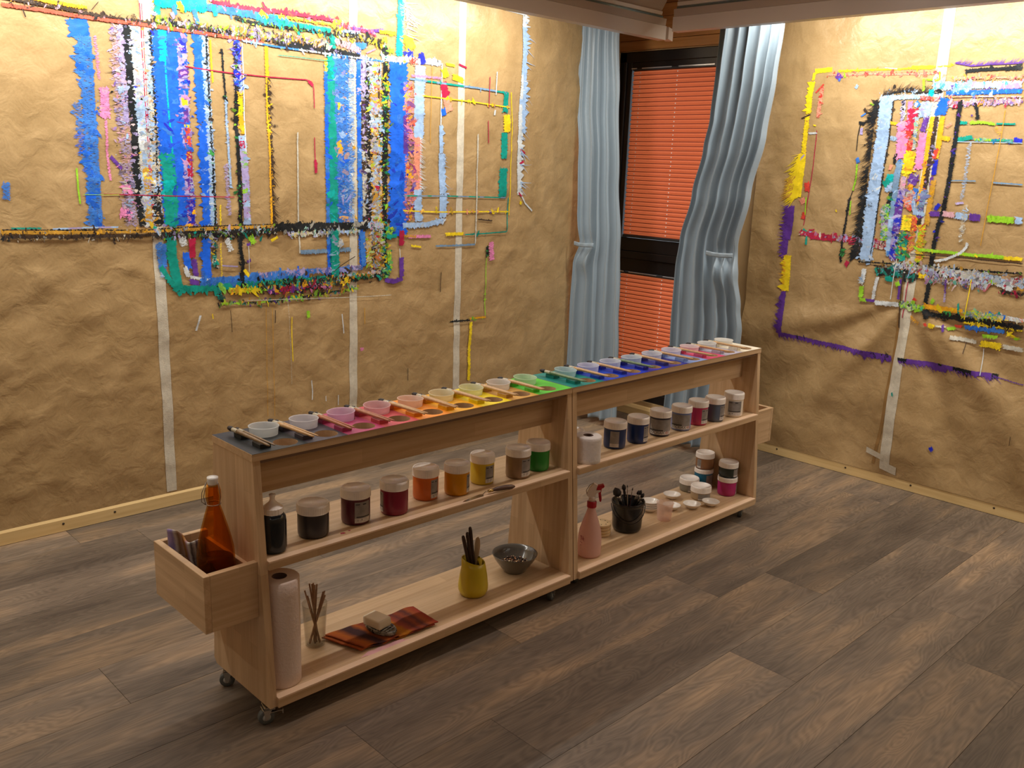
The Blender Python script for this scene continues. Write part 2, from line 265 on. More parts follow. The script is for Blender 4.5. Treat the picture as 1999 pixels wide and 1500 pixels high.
STROKES = [
('L',[(1.34,2.028),(1.35,1.963)],0.0659,'b',{'A':0.0155,'B':0.0058}),
('L',[(1.363,1.969),(1.363,1.725),(1.361,1.473),(1.357,1.253)],0.0467,'B',{'A':0.0311,'y':0.35,'D':(90,0.0175,'BbbB',1.1)}),
('L',[(1.321,1.722),(1.327,1.55),(1.355,1.443)],0.0231,'Bb',{'A':0.0231,'y':0.5}),
('L',[(1.343,1.384),(1.361,1.364)],0.0493,'b',{'A':0.0205}),
('L',[(1.4,1.973),(1.406,1.899),(1.408,1.814)],0.0137,'p',{'y':0.5}),
('L',[(1.425,1.787),(1.425,1.668)],0.0316,'p',{'A':0.0099,'B':0.0099,'y':0.3,'D':(14,0.0098,'pP',1.3)}),
('L',[(1.423,1.662),(1.42,1.534),(1.425,1.431)],0.0119,'p',{'y':0.4}),
('L',[(1.488,2.025),(1.487,1.831),(1.497,1.537),(1.5,1.251)],0.0449,'PV',{'A':0.0163,'y':0.55,'D':(260,0.01,'VpkKcvPG',1.5),'H':(26,0.0408,'A','K',0.2)}),
('L',[(1.508,2.02),(1.504,1.832),(1.505,1.656)],0.018,'V',{'A':0.02,'y':0.3,'D':(60,0.0098,'kVKc',1.3),'H':(14,0.0441,'A','c',0.3)}),
('L',[(1.431,1.525),(1.473,1.476)],0.0147,'v',{'y':0.2}),
('L',[(1.485,1.415),(1.491,1.375)],0.0292,'p',{'A':0.0167,'B':0.0083}),
('L',[(1.454,1.309),(1.502,1.292)],0.0293,'p',{'A':0.0167,'B':0.0084,'y':0.3}),
('L',[(1.561,2.038),(1.565,1.838),(1.572,1.539),(1.576,1.245)],0.0545,'wcG',{'A':0.0084,'B':0.0084,'y':0.25,'D':(260,0.0122,'wcVGcOu',1.2)}),
('L',[(1.578,1.54),(1.572,1.25)],0.0341,'cO',{'A':0.0064,'D':(70,0.0126,'OcOy',1.3)}),
('L',[(1.526,2.029),(1.528,1.834),(1.532,1.678),(1.53,1.477),(1.542,1.246)],0.0247,'k',{'A':0.0103,'B':0.0082,'D':(30,0.008,'kk',1.6)}),
('L',[(1.546,1.807),(1.554,1.794)],0.0173,'d',{}),
('L',[(1.613,2.021),(1.613,1.743),(1.614,1.5),(1.611,1.249)],0.0256,'cG',{'A':0.0064,'B':0.0085,'D':(240,0.0083,'kGcKOO',1.4)}),
('L',[(1.621,2.018),(1.622,1.743),(1.616,1.417),(1.615,1.249)],0.0064,'k',{'A':0.0086,'B':0.0086,'D':(70,0.0063,'kK',2.2)}),
('L',[(1.582,2.128),(1.582,1.741),(1.585,1.245)],0.0041,'m',{}),
('L',[(1.59,2.129),(1.59,1.741),(1.587,1.245)],0.0025,'m',{'D':(12,0.006,'mr',1.5)}),
('L',[(1.601,1.386),(1.611,1.249)],0.0348,'kt',{'A':0.0087,'B':0.0065}),
('L',[(1.613,2.132),(1.624,2.076)],0.0471,'cwy',{'y':0.4,'D':(30,0.0119,'wlyc',1.2)}),
('L',[(1.684,2.026),(1.686,1.748),(1.695,1.502),(1.695,1.247)],0.11,'b',{'A':0.0154,'B':0.011,'D':(70,0.0191,'bBBd',0.9)}),
('L',[(1.669,2.028),(1.669,1.906)],0.0298,'T',{'A':0.0106,'B':0.0064}),
('L',[(1.665,1.906),(1.662,1.542)],0.0172,'b',{'A':0.0129}),
('L',[(1.662,1.542),(1.668,1.418),(1.668,1.248)],0.0528,'t',{'A':0.011,'B':0.0088,'D':(20,0.0171,'tT',1)}),
('L',[(1.676,2.005),(1.677,1.747),(1.684,1.543)],0.0086,'T',{'y':0.2}),
('L',[(1.748,2.024),(1.747,1.752),(1.748,1.503),(1.754,1.246)],0.0336,'bvV',{'A':0.009,'B':0.009,'D':(150,0.0129,'dbVvBp',1.3)}),
('L',[(1.751,2.004),(1.753,1.945)],0.0242,'d',{'A':0.0066}),
('L',[(1.746,1.773),(1.751,1.74)],0.0226,'y',{'A':0.0068,'B':0.0045}),
('L',[(1.751,1.728),(1.752,1.671)],0.0201,'v',{'A':0.0045}),
('L',[(1.752,1.664),(1.751,1.652)],0.0223,'y',{}),
('L',[(1.751,1.65),(1.754,1.562)],0.0247,'rs',{'A':0.0045,'B':0.0045,'D':(14,0.0086,'roy',1)}),
('L',[(1.755,1.556),(1.759,1.451)],0.0204,'mo',{'A':0.0045,'B':0.0045,'D':(18,0.0066,'wom',1)}),
('L',[(1.754,1.44),(1.76,1.365)],0.0206,'vd',{'D':(20,0.0066,'wV',1)}),
('L',[(1.759,1.354),(1.756,1.246)],0.0229,'dm',{'A':0.0092,'D':(10,0.0111,'dmo',1.2)}),
('L',[(1.821,2.042),(1.825,1.881),(1.825,1.675)],0.0452,'b',{'A':0.0203,'B':0.0068,'D':(26,0.0149,'bB',1)}),
('L',[(1.824,1.664),(1.825,1.484),(1.828,1.245)],0.0369,'b',{'A':0.0208,'B':0.0046,'D':(30,0.0133,'bBc',1.1)}),
('L',[(1.846,2.033),(1.849,1.76),(1.855,1.485),(1.852,1.244)],0.0256,'c',{'A':0.007,'B':0.007,'D':(80,0.0089,'cwkKg',1.2)}),
('L',[(1.854,2.03),(1.857,1.676),(1.862,1.376),(1.861,1.244)],0.0059,'k',{'A':0.007,'B':0.007}),
('L',[(1.872,2.012),(1.876,1.841)],0.0092,'y',{'y':0.3}),
('L',[(1.887,1.333),(1.885,1.244)],0.0096,'y',{'y':0.4}),
('L',[(1.923,1.983),(1.926,1.88),(1.93,1.797),(1.935,1.702)],0.0059,'k',{'A':0.0047,'B':0.0047,'D':(16,0.0066,'kKg',1.6)}),
('L',[(1.931,1.787),(1.935,1.574),(1.94,1.41)],0.0119,'c',{'y':0.2,'D':(50,0.0068,'GkVc',1.6)}),
('L',[(1.92,1.508),(1.931,1.288)],0.0169,'V',{'A':0.0121,'y':0.5}),
('L',[(1.99,2.026),(1.997,1.876),(1.999,1.813)],0.0216,'Vdb',{'A':0.024,'B':0.0072,'D':(50,0.0134,'dbcVd',1.3),'H':(8,0.0384,'A','v',0.1)}),
('L',[(1.987,2.011),(1.985,1.833),(1.977,1.683),(1.981,1.51),(1.983,1.242)],0.0144,'k',{'A':0.0096,'B':0.0096,'D':(80,0.0091,'kgkKl',1.7)}),
('L',[(1.999,1.813),(2.004,1.685),(2.012,1.638)],0.0195,'yo',{'A':0.0049,'B':0.0049,'D':(14,0.0114,'yol',1.1)}),
('L',[(2.002,1.631),(2.011,1.466),(2.015,1.242)],0.0321,'cV',{'B':0.0049,'D':(40,0.0116,'clcmV',1)}),
('L',[(2.016,2.016),(2.018,1.814),(2.019,1.555)],0.006,'w',{}),
('L',[(1.999,1.609),(2.005,1.576)],0.0222,'m',{'A':0.0074}),
('L',[(2.131,2.027),(2.136,1.78),(2.14,1.491),(2.141,1.239)],0.0154,'o',{'A':0.0051,'B':0.0051,'D':(40,0.0095,'oOy',1)}),
('L',[(2.137,1.889),(2.142,1.648),(2.146,1.239)],0.0064,'K',{'A':0.0025,'B':0.0178,'D':(16,0.0094,'K',2),'H':(34,0.0509,'B','K',0.9)}),
('L',[(1.759,1.895),(1.94,1.888),(2.134,1.888),(2.331,1.893),(2.361,1.886),(2.369,1.86),(2.37,1.77)],0.0048,'m',{}),
('L',[(2.342,1.889),(2.366,1.869)],0.013,'m',{}),
('L',[(2.37,1.641),(2.371,1.52)],0.005,'m',{}),
('L',[(2.371,1.539),(2.373,1.478)],0.0139,'m',{'B':0.0056}),
('L',[(1.393,1.376),(1.644,1.371),(1.956,1.366)],0.0037,'m',{}),
('L',[(1.315,1.374),(1.454,1.374)],0.002,'l',{}),
('L',[(1.299,1.476),(1.298,1.403),(1.301,1.338)],0.0077,'l',{}),
('L',[(1.045,1.417),(1.04,1.354)],0.026,'B',{'A':0.0052,'B':0.0052,'y':0.4}),
('L',[(2.281,1.66),(2.278,1.378),(2.28,1.105)],0.0081,'G',{}),
('L',[(2.283,1.112),(2.413,1.112),(2.566,1.116)],0.0195,'u',{'A':0.0073,'y':0.25}),
('L',[(2.442,1.984),(2.442,1.57),(2.446,1.209),(2.451,0.966)],0.0315,'Bb',{'A':0.0057,'y':0.2,'D':(30,0.0157,'bBt',1.1)}),
('L',[(2.434,1.994),(2.438,1.938)],0.0195,'y',{'y':0.3}),
('L',[(2.463,2.093),(2.467,1.804),(2.473,1.523),(2.472,1.233),(2.475,0.964)],0.0427,'t',{'A':0.0057,'B':0.0114,'D':(40,0.0155,'tT',1.1)}),
('L',[(2.515,2.018),(2.524,1.808),(2.533,1.525),(2.537,1.242)],0.0754,'B',{'A':0.0116,'B':0.0261,'y':0.35,'D':(140,0.0209,'BcBbVo',1.1),'H':(40,0.0406,'B','c',0.3)}),
('L',[(2.577,2.009),(2.573,1.244)],0.0353,'c',{'y':0.55,'D':(50,0.0133,'cwGV',1)}),
('L',[(2.502,1.631),(2.511,1.577)],0.0231,'o',{'A':0.0058,'B':0.0058}),
('L',[(2.504,1.83),(2.507,1.772)],0.0143,'y',{'A':0.0029,'B':0.0029}),
('L',[(2.615,2.088),(2.617,1.814),(2.624,1.231),(2.633,1.022)],0.024,'bB',{'A':0.006,'B':0.006,'D':(30,0.0108,'bdc',1)}),
('L',[(2.645,2.032),(2.653,1.674),(2.658,1.24)],0.0357,'VGK',{'A':0.006,'B':0.0089,'D':(260,0.0106,'VKGcvk',1.4)}),
('L',[(2.671,2.025),(2.671,1.818),(2.683,1.578),(2.673,1.255)],0.0273,'k',{'A':0.0152,'B':0.0152,'D':(90,0.0108,'kKk',1.4)}),
('L',[(2.71,2.015),(2.719,1.677),(2.726,1.229),(2.74,0.996)],0.0622,'cGO',{'A':0.0093,'B':0.0093,'D':(620,0.0139,'cwGlOkmVyc',1.25)}),
('L',[(2.734,2.018),(2.738,1.58),(2.733,1.022)],0.0123,'OK',{'D':(90,0.0109,'OKmyt',1.8)}),
('L',[(2.77,2.082),(2.774,1.826),(2.772,1.581),(2.771,1.279),(2.769,0.968)],0.0249,'k',{'A':0.0125,'B':0.0125,'D':(180,0.0138,'klktlgy',1.8)}),
('L',[(2.848,2.034),(2.86,1.783),(2.859,1.508),(2.858,1.226),(2.862,1.169)],0.0961,'b',{'A':0.0224,'B':0.016,'D':(60,0.0254,'bdBb',0.9)}),
('L',[(2.892,2.048),(2.898,2.024)],0.0705,'b',{'A':0.016,'B':0.0256}),
('L',[(2.864,2.309),(2.859,2.168),(2.854,2.049)],0.034,'T',{'A':0.0031,'B':0.0093,'D':(8,0.0162,'tT',1)}),
('L',[(2.87,2.31),(2.897,2.149)],0.0381,'G',{'B':0.0699,'y':0.6,'H':(16,0.108,'B','G',0.5)}),
('L',[(2.903,2.15),(2.93,2.085)],0.048,'y',{'B':0.0384,'D':(6,0.0221,'y',1.1)}),
('L',[(2.791,2.141),(2.828,2.15)],0.0162,'y',{'A':0.0046}),
('L',[(2.761,2.123),(2.773,2.101)],0.0274,'l',{'A':0.0091,'B':0.0061}),
('L',[(2.81,2.082),(2.81,2.058)],0.0278,'l',{'y':0.2}),
('L',[(2.891,2.081),(2.93,2.052)],0.0348,'d',{'A':0.0116,'B':0.0145}),
('L',[(2.758,2.029),(2.93,2.037),(3.122,2.042)],0.0215,'w',{'A':0.0072,'B':0.0096,'D':(40,0.0137,'wcwkG',1.1)}),
('L',[(2.879,2.037),(2.898,2.032)],0.0232,'o',{}),
('L',[(2.917,2.041),(2.969,2.034)],0.0251,'r',{'A':0.005,'B':0.005,'D':(6,0.0168,'rs',1)}),
('L',[(2.988,2.077),(3.005,2.025)],0.0329,'d',{'A':0.0066,'B':0.0066}),
('L',[(3.034,2.048),(3.102,2.035)],0.0208,'w',{'B':0.0234}),
('L',[(2.916,1.934),(2.928,1.712),(2.928,1.484),(2.93,1.251)],0.059,'sv',{'A':0.0066,'B':0.0164,'y':0.6,'D':(140,0.0173,'spvoVrs',1.1)}),
('L',[(2.895,1.773),(2.9,1.585)],0.0227,'v',{'B':0.0194,'y':0.3}),
('L',[(2.917,1.848),(2.927,1.782)],0.052,'s',{'y':0.35}),
('L',[(2.927,1.51),(2.931,1.459)],0.0462,'o',{'y':0.3}),
('L',[(2.986,2.018),(2.982,1.84),(2.985,1.665)],0.0589,'c',{'A':0.0033,'B':0.0098}),
('L',[(2.978,1.669),(2.979,1.403)],0.0467,'s',{'A':0.0067,'B':0.0067,'y':0.25,'H':(60,0.0467,'B','w',0.5)}),
('L',[(2.979,1.408),(2.988,1.245)],0.0439,'c',{'A':0.0067,'B':0.0135}),
('L',[(3.129,2.042),(3.129,1.736)],0.0086,'w',{}),
('L',[(3.129,1.736),(3.136,1.594)],0.0208,'c',{'B':0.0174}),
('L',[(3.139,1.594),(3.148,1.383)],0.0351,'c',{'B':0.0246,'H':(14,0.0561,'B','c',0.6)}),
('L',[(3.151,1.383),(3.151,1.262)],0.0426,'c',{'B':0.0213}),
('L',[(2.888,1.226),(3.043,1.228),(3.155,1.248)],0.0238,'c',{'A':0.0106,'D':(12,0.0149,'cw',1.1)}),
('L',[(3.139,2.018),(3.158,1.975)],0.0375,'y',{'B':0.0102}),
('L',[(3.138,1.953),(3.157,1.873)],0.0414,'m',{'B':0.0138}),
('L',[(3.157,1.878),(3.183,1.809)],0.0413,'s',{'B':0.0138,'y':0.2}),
('L',[(3.141,1.821),(3.149,1.786)],0.0277,'b',{}),
('L',[(3.199,1.983),(3.277,1.97)],0.0265,'y',{'B':0.008,'y':0.2}),
('L',[(3.156,2.042),(3.215,2.038)],0.0128,'y',{}),
('L',[(3.239,2.048),(3.296,2.036)],0.0108,'m',{}),
('L',[(2.922,1.949),(3.131,1.945),(3.379,1.942),(3.6,1.933)],0.0103,'tu',{'D':(14,0.009,'tu',1.4)}),
('L',[(2.931,1.964),(3.029,1.968),(3.124,1.969)],0.0123,'p',{'y':0.4}),
('L',[(3.588,1.938),(3.585,1.829)],0.035,'t',{'A':0.0078}),
('L',[(3.598,1.819),(3.61,1.726)],0.0433,'y',{'A':0.0079,'B':0.0079}),
('L',[(3.59,1.723),(3.589,1.582)],0.0394,'t',{'A':0.0118,'B':0.0079}),
('L',[(3.588,1.531),(3.587,1.373)],0.0517,'t',{'A':0.0159,'B':0.0079}),
('L',[(3.627,1.941),(3.645,1.75),(3.644,1.527),(3.645,1.27)],0.0064,'y',{}),
('L',[(3.632,1.368),(3.633,1.177),(3.485,1.172),(3.314,1.168)],0.0064,'t',{'D':(8,0.0102,'t',1.5)}),
('L',[(3.004,1.874),(3.133,1.872),(3.364,1.868),(3.619,1.859)],0.0057,'y',{'D':(24,0.0121,'yO',1.8)}),
('L',[(2.887,1.301),(3.111,1.292),(3.366,1.292),(3.639,1.29)],0.0068,'y',{'D':(30,0.0126,'ysO',1.8)}),
('L',[(2.889,1.376),(3.216,1.375),(3.611,1.368)],0.0069,'tu',{}),
('L',[(2.921,1.167),(3.072,1.166)],0.016,'p',{'y':0.2}),
('L',[(3.171,1.174),(3.302,1.174)],0.0166,'y',{'A':0.0055,'B':0.0028}),
('L',[(2.875,1.174),(2.975,1.166)],0.0132,'O',{'y':0.3}),
('L',[(2.942,1.119),(3.01,1.111)],0.0107,'y',{'A':0.0053,'B':0.0053,'y':0.2}),
('L',[(3.503,1.859),(3.51,1.859)],0.0107,'v',{}),
('L',[(3.492,1.294),(3.508,1.288)],0.0146,'v',{}),
('L',[(3.405,1.25),(3.514,1.24)],0.0071,'K',{'B':0.0056}),
('L',[(3.712,2.35),(3.72,2.138),(3.715,2.002),(3.706,1.809),(3.708,1.613),(3.72,1.385)],0.0281,'wc',{'A':0.004,'B':0.0321,'H':(36,0.0882,'B','c',0.55)}),
('L',[(3.727,2.085),(3.731,1.727)],0.0202,'c',{'B':0.0364}),
('L',[(3.719,1.408),(3.769,1.339),(3.831,1.292)],0.0093,'w',{}),
('L',[(3.258,2.36),(3.474,2.36),(3.72,2.352)],0.0066,'w',{}),
('L',[(3.711,1.633),(3.753,1.615)],0.0123,'m',{}),
('L',[(3.715,1.557),(3.747,1.572)],0.0124,'m',{}),
('L',[(3.716,1.397),(3.742,1.374)],0.0103,'m',{}),
('L',[(3.727,1.342),(3.744,1.336)],0.0181,'y',{}),
('L',[(3.388,1.705),(3.39,1.466),(3.391,1.115)],0.0097,'G',{}),
('L',[(3.391,1.112),(3.252,1.111),(3.108,1.113)],0.0099,'u',{'A':0.0056}),
('L',[(3.462,2.007),(3.465,1.848)],0.0056,'m',{}),
('L',[(3.464,1.781),(3.469,1.66)],0.0057,'m',{}),
('L',[(3.514,2.038),(3.512,1.918)],0.0076,'w',{}),
('L',[(3.511,1.838),(3.509,1.811)],0.0114,'w',{}),
('L',[(3.062,2.021),(3.06,1.77),(3.062,1.643)],0.0034,'O',{}),
('L',[(1.169,2.079),(1.274,2.073),(1.38,2.07)],0.0128,'o',{'A':0.0036,'B':0.0036}),
('L',[(1.083,2.064),(1.237,2.057),(1.439,2.048),(1.639,2.047)],0.0056,'K',{'A':0.0037,'B':0.0093,'D':(110,0.0092,'KkKOP',2.2),'H':(26,0.0261,'B','K',0.6)}),
('L',[(1.081,2.041),(1.218,2.041),(1.363,2.036),(1.517,2.036),(1.638,2.036),(1.855,2.034),(2.119,2.032)],0.0132,'R',{'A':0.0019,'B':0.0019,'D':(16,0.0076,'rR',0.8)}),
('L',[(1.148,2.042),(1.159,2.008)],0.0046,'K',{}),
('L',[(1.423,2.098),(1.395,2.064)],0.0027,'K',{}),
('L',[(1.636,2.062),(1.767,2.056),(1.924,2.051),(2.09,2.05),(2.24,2.042)],0.0184,'kK',{'B':0.0102,'D':(300,0.0106,'kKGVlVO',1.9)}),
('L',[(1.971,2.065),(2.14,2.064),(2.345,2.062),(2.454,2.057)],0.0196,'VO',{'B':0.0087,'y':0.6,'D':(330,0.0118,'VlOPkKOy',1.3)}),
('L',[(2.189,2.036),(2.318,2.033),(2.453,2.032),(2.624,2.02)],0.0246,'k',{'A':0.0022,'B':0.009,'D':(60,0.0098,'kKV',1.2)}),
('L',[(2.017,2.025),(2.188,2.019),(2.345,2.018),(2.453,2.016),(2.624,2.016),(2.758,2.015)],0.0068,'cBw',{'A':0.0023,'B':0.0023,'y':0.1,'D':(50,0.0098,'cwBw',1.1)}),
('L',[(1.644,2.14),(1.728,2.141),(1.86,2.143)],0.0509,'T',{'A':0.0059,'B':0.0059,'D':(30,0.0141,'TTBt',1)}),
('L',[(1.739,2.142),(1.761,2.106)],0.0206,'o',{'A':0.0046,'B':0.0046,'D':(5,0.0123,'yo',1)}),
('L',[(1.719,2.128),(1.726,2.09)],0.0177,'B',{'y':0.2}),
('L',[(1.653,2.115),(1.656,2.053)],0.0212,'tl',{'A':0.0064,'B':0.0064}),
('L',[(1.803,2.124),(1.82,2.066)],0.0185,'B',{'y':0.2}),
('L',[(1.859,2.139),(1.974,2.138),(2.142,2.136),(2.242,2.136)],0.0274,'TB',{'A':0.0042,'B':0.0042,'D':(40,0.0156,'TBB',0.9)}),
('L',[(2.092,2.121),(2.268,2.118),(2.46,2.115)],0.0258,'Bt',{'A':0.0043,'D':(60,0.0138,'tTBt',1)}),
('L',[(1.883,2.162),(1.974,2.159),(2.093,2.159),(2.243,2.166),(2.374,2.166),(2.497,2.164)],0.0127,'m',{'A':0.0042,'B':0.0148,'D':(70,0.0115,'mrmp',1.5)}),
('L',[(2.192,2.147),(2.347,2.145),(2.51,2.144)],0.0087,'yr',{'y':0.2,'D':(70,0.0094,'yorly',1.6)}),
('L',[(2.477,2.157),(2.516,2.122)],0.0379,'y',{'A':0.0081,'B':0.0081,'D':(30,0.015,'lyoy',1.2)}),
('L',[(2.496,2.146),(2.624,2.144),(2.713,2.136)],0.0206,'pm',{'B':0.0069,'y':0.5,'D':(80,0.0101,'mprm',1.2)}),
('L',[(2.105,2.156),(2.141,2.127)],0.0221,'y',{}),
('L',[(2.087,2.108),(2.101,2.089)],0.0201,'y',{}),
('L',[(2.392,2.111),(2.41,2.087)],0.0218,'y',{}),
('L',[(2.567,2.101),(2.589,2.081)],0.022,'y',{}),
('L',[(1.984,2.111),(2.141,2.102),(2.346,2.106),(2.468,2.103)],0.0087,'k',{'A':0.0065,'B':0.0065,'D':(140,0.0094,'kKktl',1.8)}),
('L',[(2.482,2.113),(2.624,2.108),(2.767,2.087)],0.0138,'k',{'A':0.0069,'B':0.0069,'D':(160,0.0127,'kkKGy',1.8)}),
('L',[(2.578,2.143),(2.668,2.14),(2.758,2.156)],0.0162,'v',{'A':0.0023,'B':0.0046,'y':0.15}),
('L',[(2.496,2.124),(2.624,2.13)],0.0136,'cB',{'y':0.2}),
('L',[(2.731,2.148),(2.834,2.151)],0.0164,'y',{'A':0.0023,'B':0.0023}),
('L',[(2.63,2.081),(2.642,2.059)],0.0412,'B',{'B':0.0088}),
('L',[(2.482,2.078),(2.566,2.06),(2.624,2.048)],0.0286,'P',{'A':0.0048,'y':0.4,'D':(40,0.0101,'PKV',1)}),
('L',[(2.46,2.102),(2.482,2.064)],0.0253,'t',{}),
('L',[(2.659,2.042),(2.713,2.067)],0.0069,'p',{}),
('L',[(2.188,1.984),(2.291,1.986),(2.453,1.985)],0.0044,'t',{'y':0.5}),
('L',[(1.046,1.248),(1.151,1.247)],0.0077,'t',{'y':0.1}),
('L',[(1.191,1.243),(1.315,1.246),(1.441,1.246)],0.0069,'cV',{'y':0.2}),
('L',[(1.009,1.218),(1.226,1.214),(1.591,1.211),(1.865,1.211),(2.153,1.22)],0.0103,'K',{'A':0.0164,'B':0.0021,'y':0.1,'D':(200,0.0082,'KkGKk',1.8),'H':(60,0.0287,'A','K',0.5)}),
('L',[(1.591,1.215),(1.865,1.211),(2.153,1.216)],0.0196,'k',{'A':0.0196,'D':(200,0.0111,'klcKGtV',1.6)}),
('L',[(1.01,1.235),(1.19,1.231),(1.383,1.228),(1.592,1.228),(1.818,1.232),(2.151,1.237)],0.0146,'O',{'A':0.0021,'B':0.0021,'D':(90,0.0083,'oOKo',1)}),
('L',[(1.011,1.243),(1.528,1.231),(1.866,1.242),(2.141,1.244)],0.003,'k',{'A':0.0022,'B':0.0043}),
('L',[(2.146,1.23),(2.33,1.231),(2.501,1.23),(2.667,1.23)],0.0316,'k',{'A':0.017,'B':0.0049,'D':(90,0.0132,'kkkG',1.1)}),
('L',[(2.22,1.2),(2.385,1.201),(2.621,1.205)],0.012,'cG',{'A':0.0144,'y':0.2,'D':(120,0.0129,'cVylGwk',1.6)}),
('L',[(2.667,1.23),(2.761,1.228)],0.0229,'Gc',{'D':(50,0.0141,'kGcwp',1.2)}),
('L',[(1.912,1.187),(1.929,1.13)],0.0243,'w',{'A':0.0073,'B':0.0073,'y':0.4}),
('L',[(2.026,1.196),(2.045,1.16)],0.0273,'l',{'A':0.0075,'y':0.3}),
('L',[(2.131,1.169),(2.166,1.187)],0.0121,'y',{}),
('L',[(1.602,1.177),(1.612,1.12),(1.621,1.033)],0.0286,'cB',{'A':0.0066,'y':0.35}),
('L',[(1.629,1.174),(1.628,1.076)],0.0199,'B',{'y':0.2}),
('L',[(1.661,1.201),(1.661,1.118),(1.671,1.052),(1.678,0.972)],0.0382,'t',{'A':0.0112,'B':0.0045}),
('L',[(1.61,1.077),(1.642,1.021),(1.678,0.968)],0.0199,'t',{'A':0.0066}),
('L',[(1.706,1.199),(1.718,1.16)],0.0318,'w',{'B':0.0045,'y':0.4}),
('L',[(1.721,1.133),(1.731,1.06)],0.0298,'b',{'A':0.0069,'B':0.0046}),
('L',[(1.751,1.192),(1.752,1.108)],0.0277,'m',{'A':0.0046,'B':0.0046}),
('L',[(1.756,1.103),(1.762,1.025)],0.0232,'v',{'A':0.0046,'B':0.0046}),
('L',[(1.713,1.072),(1.725,1.027)],0.0183,'w',{'A':0.0046,'B':0.0091}),
('L',[(1.821,1.188),(1.815,1.112),(1.815,1.013)],0.033,'b',{'A':0.0142,'B':0.0047}),
('L',[(1.785,1.127),(1.803,1.113)],0.0205,'b',{'A':0.0091}),
('L',[(1.852,1.189),(1.851,1.065)],0.0167,'Kt',{'D':(60,0.0093,'kKGtVy',1.4)}),
('L',[(1.848,1.099),(1.863,1.069)],0.0189,'t',{}),
('L',[(1.849,1.066),(1.868,1.06)],0.0136,'k',{}),
('L',[(1.882,1.166),(1.881,1.018)],0.0097,'y',{'y':0.5}),
('L',[(1.883,1.068),(1.961,1.06)],0.0069,'V',{'y':0.3}),
('L',[(1.731,1.009),(1.77,0.995)],0.0246,'v',{'A':0.0045,'y':0.1}),
('L',[(1.734,1.027),(1.808,1.011),(1.856,1.008)],0.0112,'w',{'A':0.0045,'B':0.0045}),
('L',[(1.779,0.999),(1.88,1.0),(2.004,1.0),(2.161,1.005),(2.326,1.008)],0.0347,'B',{'A':0.0046,'B':0.0046,'D':(60,0.0192,'bBB',0.9)}),
('L',[(2.005,1.011),(2.215,1.019),(2.44,1.019),(2.62,1.022)],0.0246,'VB',{'A':0.0049,'B':0.0049,'y':0.3,'D':(90,0.0158,'VBvBK',1.1)}),
('L',[(1.68,0.968),(1.693,0.953)],0.0223,'t',{'A':0.0201}),
('L',[(1.69,0.98),(1.783,0.974),(1.866,0.969)],0.0246,'t',{'A':0.0201,'B':0.0022,'D':(12,0.0137,'t',0.8)}),
('L',[(1.867,0.973),(1.978,0.978),(2.16,0.976),(2.325,0.973),(2.446,0.979)],0.0284,'t',{'A':0.0095,'B':0.0047,'D':(110,0.0149,'tTttl',1)}),
('L',[(1.865,0.983),(1.869,0.916)],0.017,'tk',{'A':0.0073,'D':(24,0.0118,'tkk',1.3)}),
('L',[(1.856,0.905),(1.865,0.881)],0.0072,'k',{}),
('L',[(1.912,0.957),(2.003,0.95),(2.106,0.953)],0.0186,'yl',{'A':0.007,'D':(60,0.0145,'yloO',1.1)}),
('L',[(2.106,0.944),(2.213,0.946),(2.324,0.949),(2.44,0.956)],0.0246,'kvm',{'A':0.0148,'D':(160,0.0156,'kvmpotk',1.4)}),
('L',[(2.055,0.971),(2.325,0.968),(2.62,0.976),(2.762,0.984)],0.0228,'k',{'A':0.0127,'B':0.0076,'D':(260,0.0136,'kkKotg',1.6)}),
('L',[(2.41,0.958),(2.559,0.964)],0.0254,'Oyo',{'D':(60,0.0137,'oyOk',1.1)}),
('L',[(2.499,0.988),(2.62,0.986),(2.74,0.996)],0.0128,'cO',{'D':(80,0.0111,'cOmGys',1.6)}),
('L',[(1.871,0.899),(2.052,0.89),(2.212,0.892),(2.439,0.911),(2.608,0.92)],0.0097,'kl',{'A':0.0097,'y':0.3,'D':(150,0.0127,'kltOvKy',2)}),
('L',[(1.981,1.201),(1.974,1.14),(1.987,1.082),(1.978,0.962)],0.0149,'k',{'A':0.0099,'B':0.0025,'D':(40,0.0096,'k',1.4)}),
('L',[(2.015,1.164),(2.017,1.15)],0.0176,'v',{}),
('L',[(2.013,1.09),(2.015,1.076)],0.0177,'v',{}),
('L',[(1.991,1.045),(2.015,1.011)],0.0146,'y',{}),
('L',[(2.015,1.15),(2.016,1.034)],0.003,'w',{}),
('L',[(2.472,1.209),(2.475,0.964)],0.0381,'t',{'B':0.0088,'D':(30,0.0135,'tcV',1.2)}),
('L',[(2.504,1.163),(2.512,1.133)],0.0232,'cG',{'D':(20,0.0109,'cwG',1.3)}),
('L',[(2.633,1.2),(2.642,1.027)],0.0277,'B',{'A':0.0062,'B':0.0062}),
('L',[(2.67,1.174),(2.676,1.025)],0.028,'GO',{'D':(120,0.0113,'OKGly',1.5)}),
('L',[(2.726,1.203),(2.727,1.009)],0.038,'OK',{'y':0.2,'D':(200,0.0143,'OKGklcm',1.5)}),
('L',[(2.8,1.214),(2.803,1.189)],0.0416,'l',{'D':(26,0.0173,'lytk',1.2)}),
('L',[(2.784,1.171),(2.849,1.174)],0.0183,'t',{'A':0.0078,'B':0.0052}),
('L',[(2.797,1.098),(2.801,1.019),(2.785,0.967)],0.0162,'lt',{'D':(60,0.0146,'lytkl',1.7)}),
('L',[(2.881,1.2),(2.879,1.121)],0.0298,'m',{'B':0.0099,'y':0.1}),
('L',[(2.869,1.108),(2.876,1.028)],0.0049,'w',{}),
('L',[(2.879,1.063),(2.88,0.961)],0.0266,'v',{'B':0.0067}),
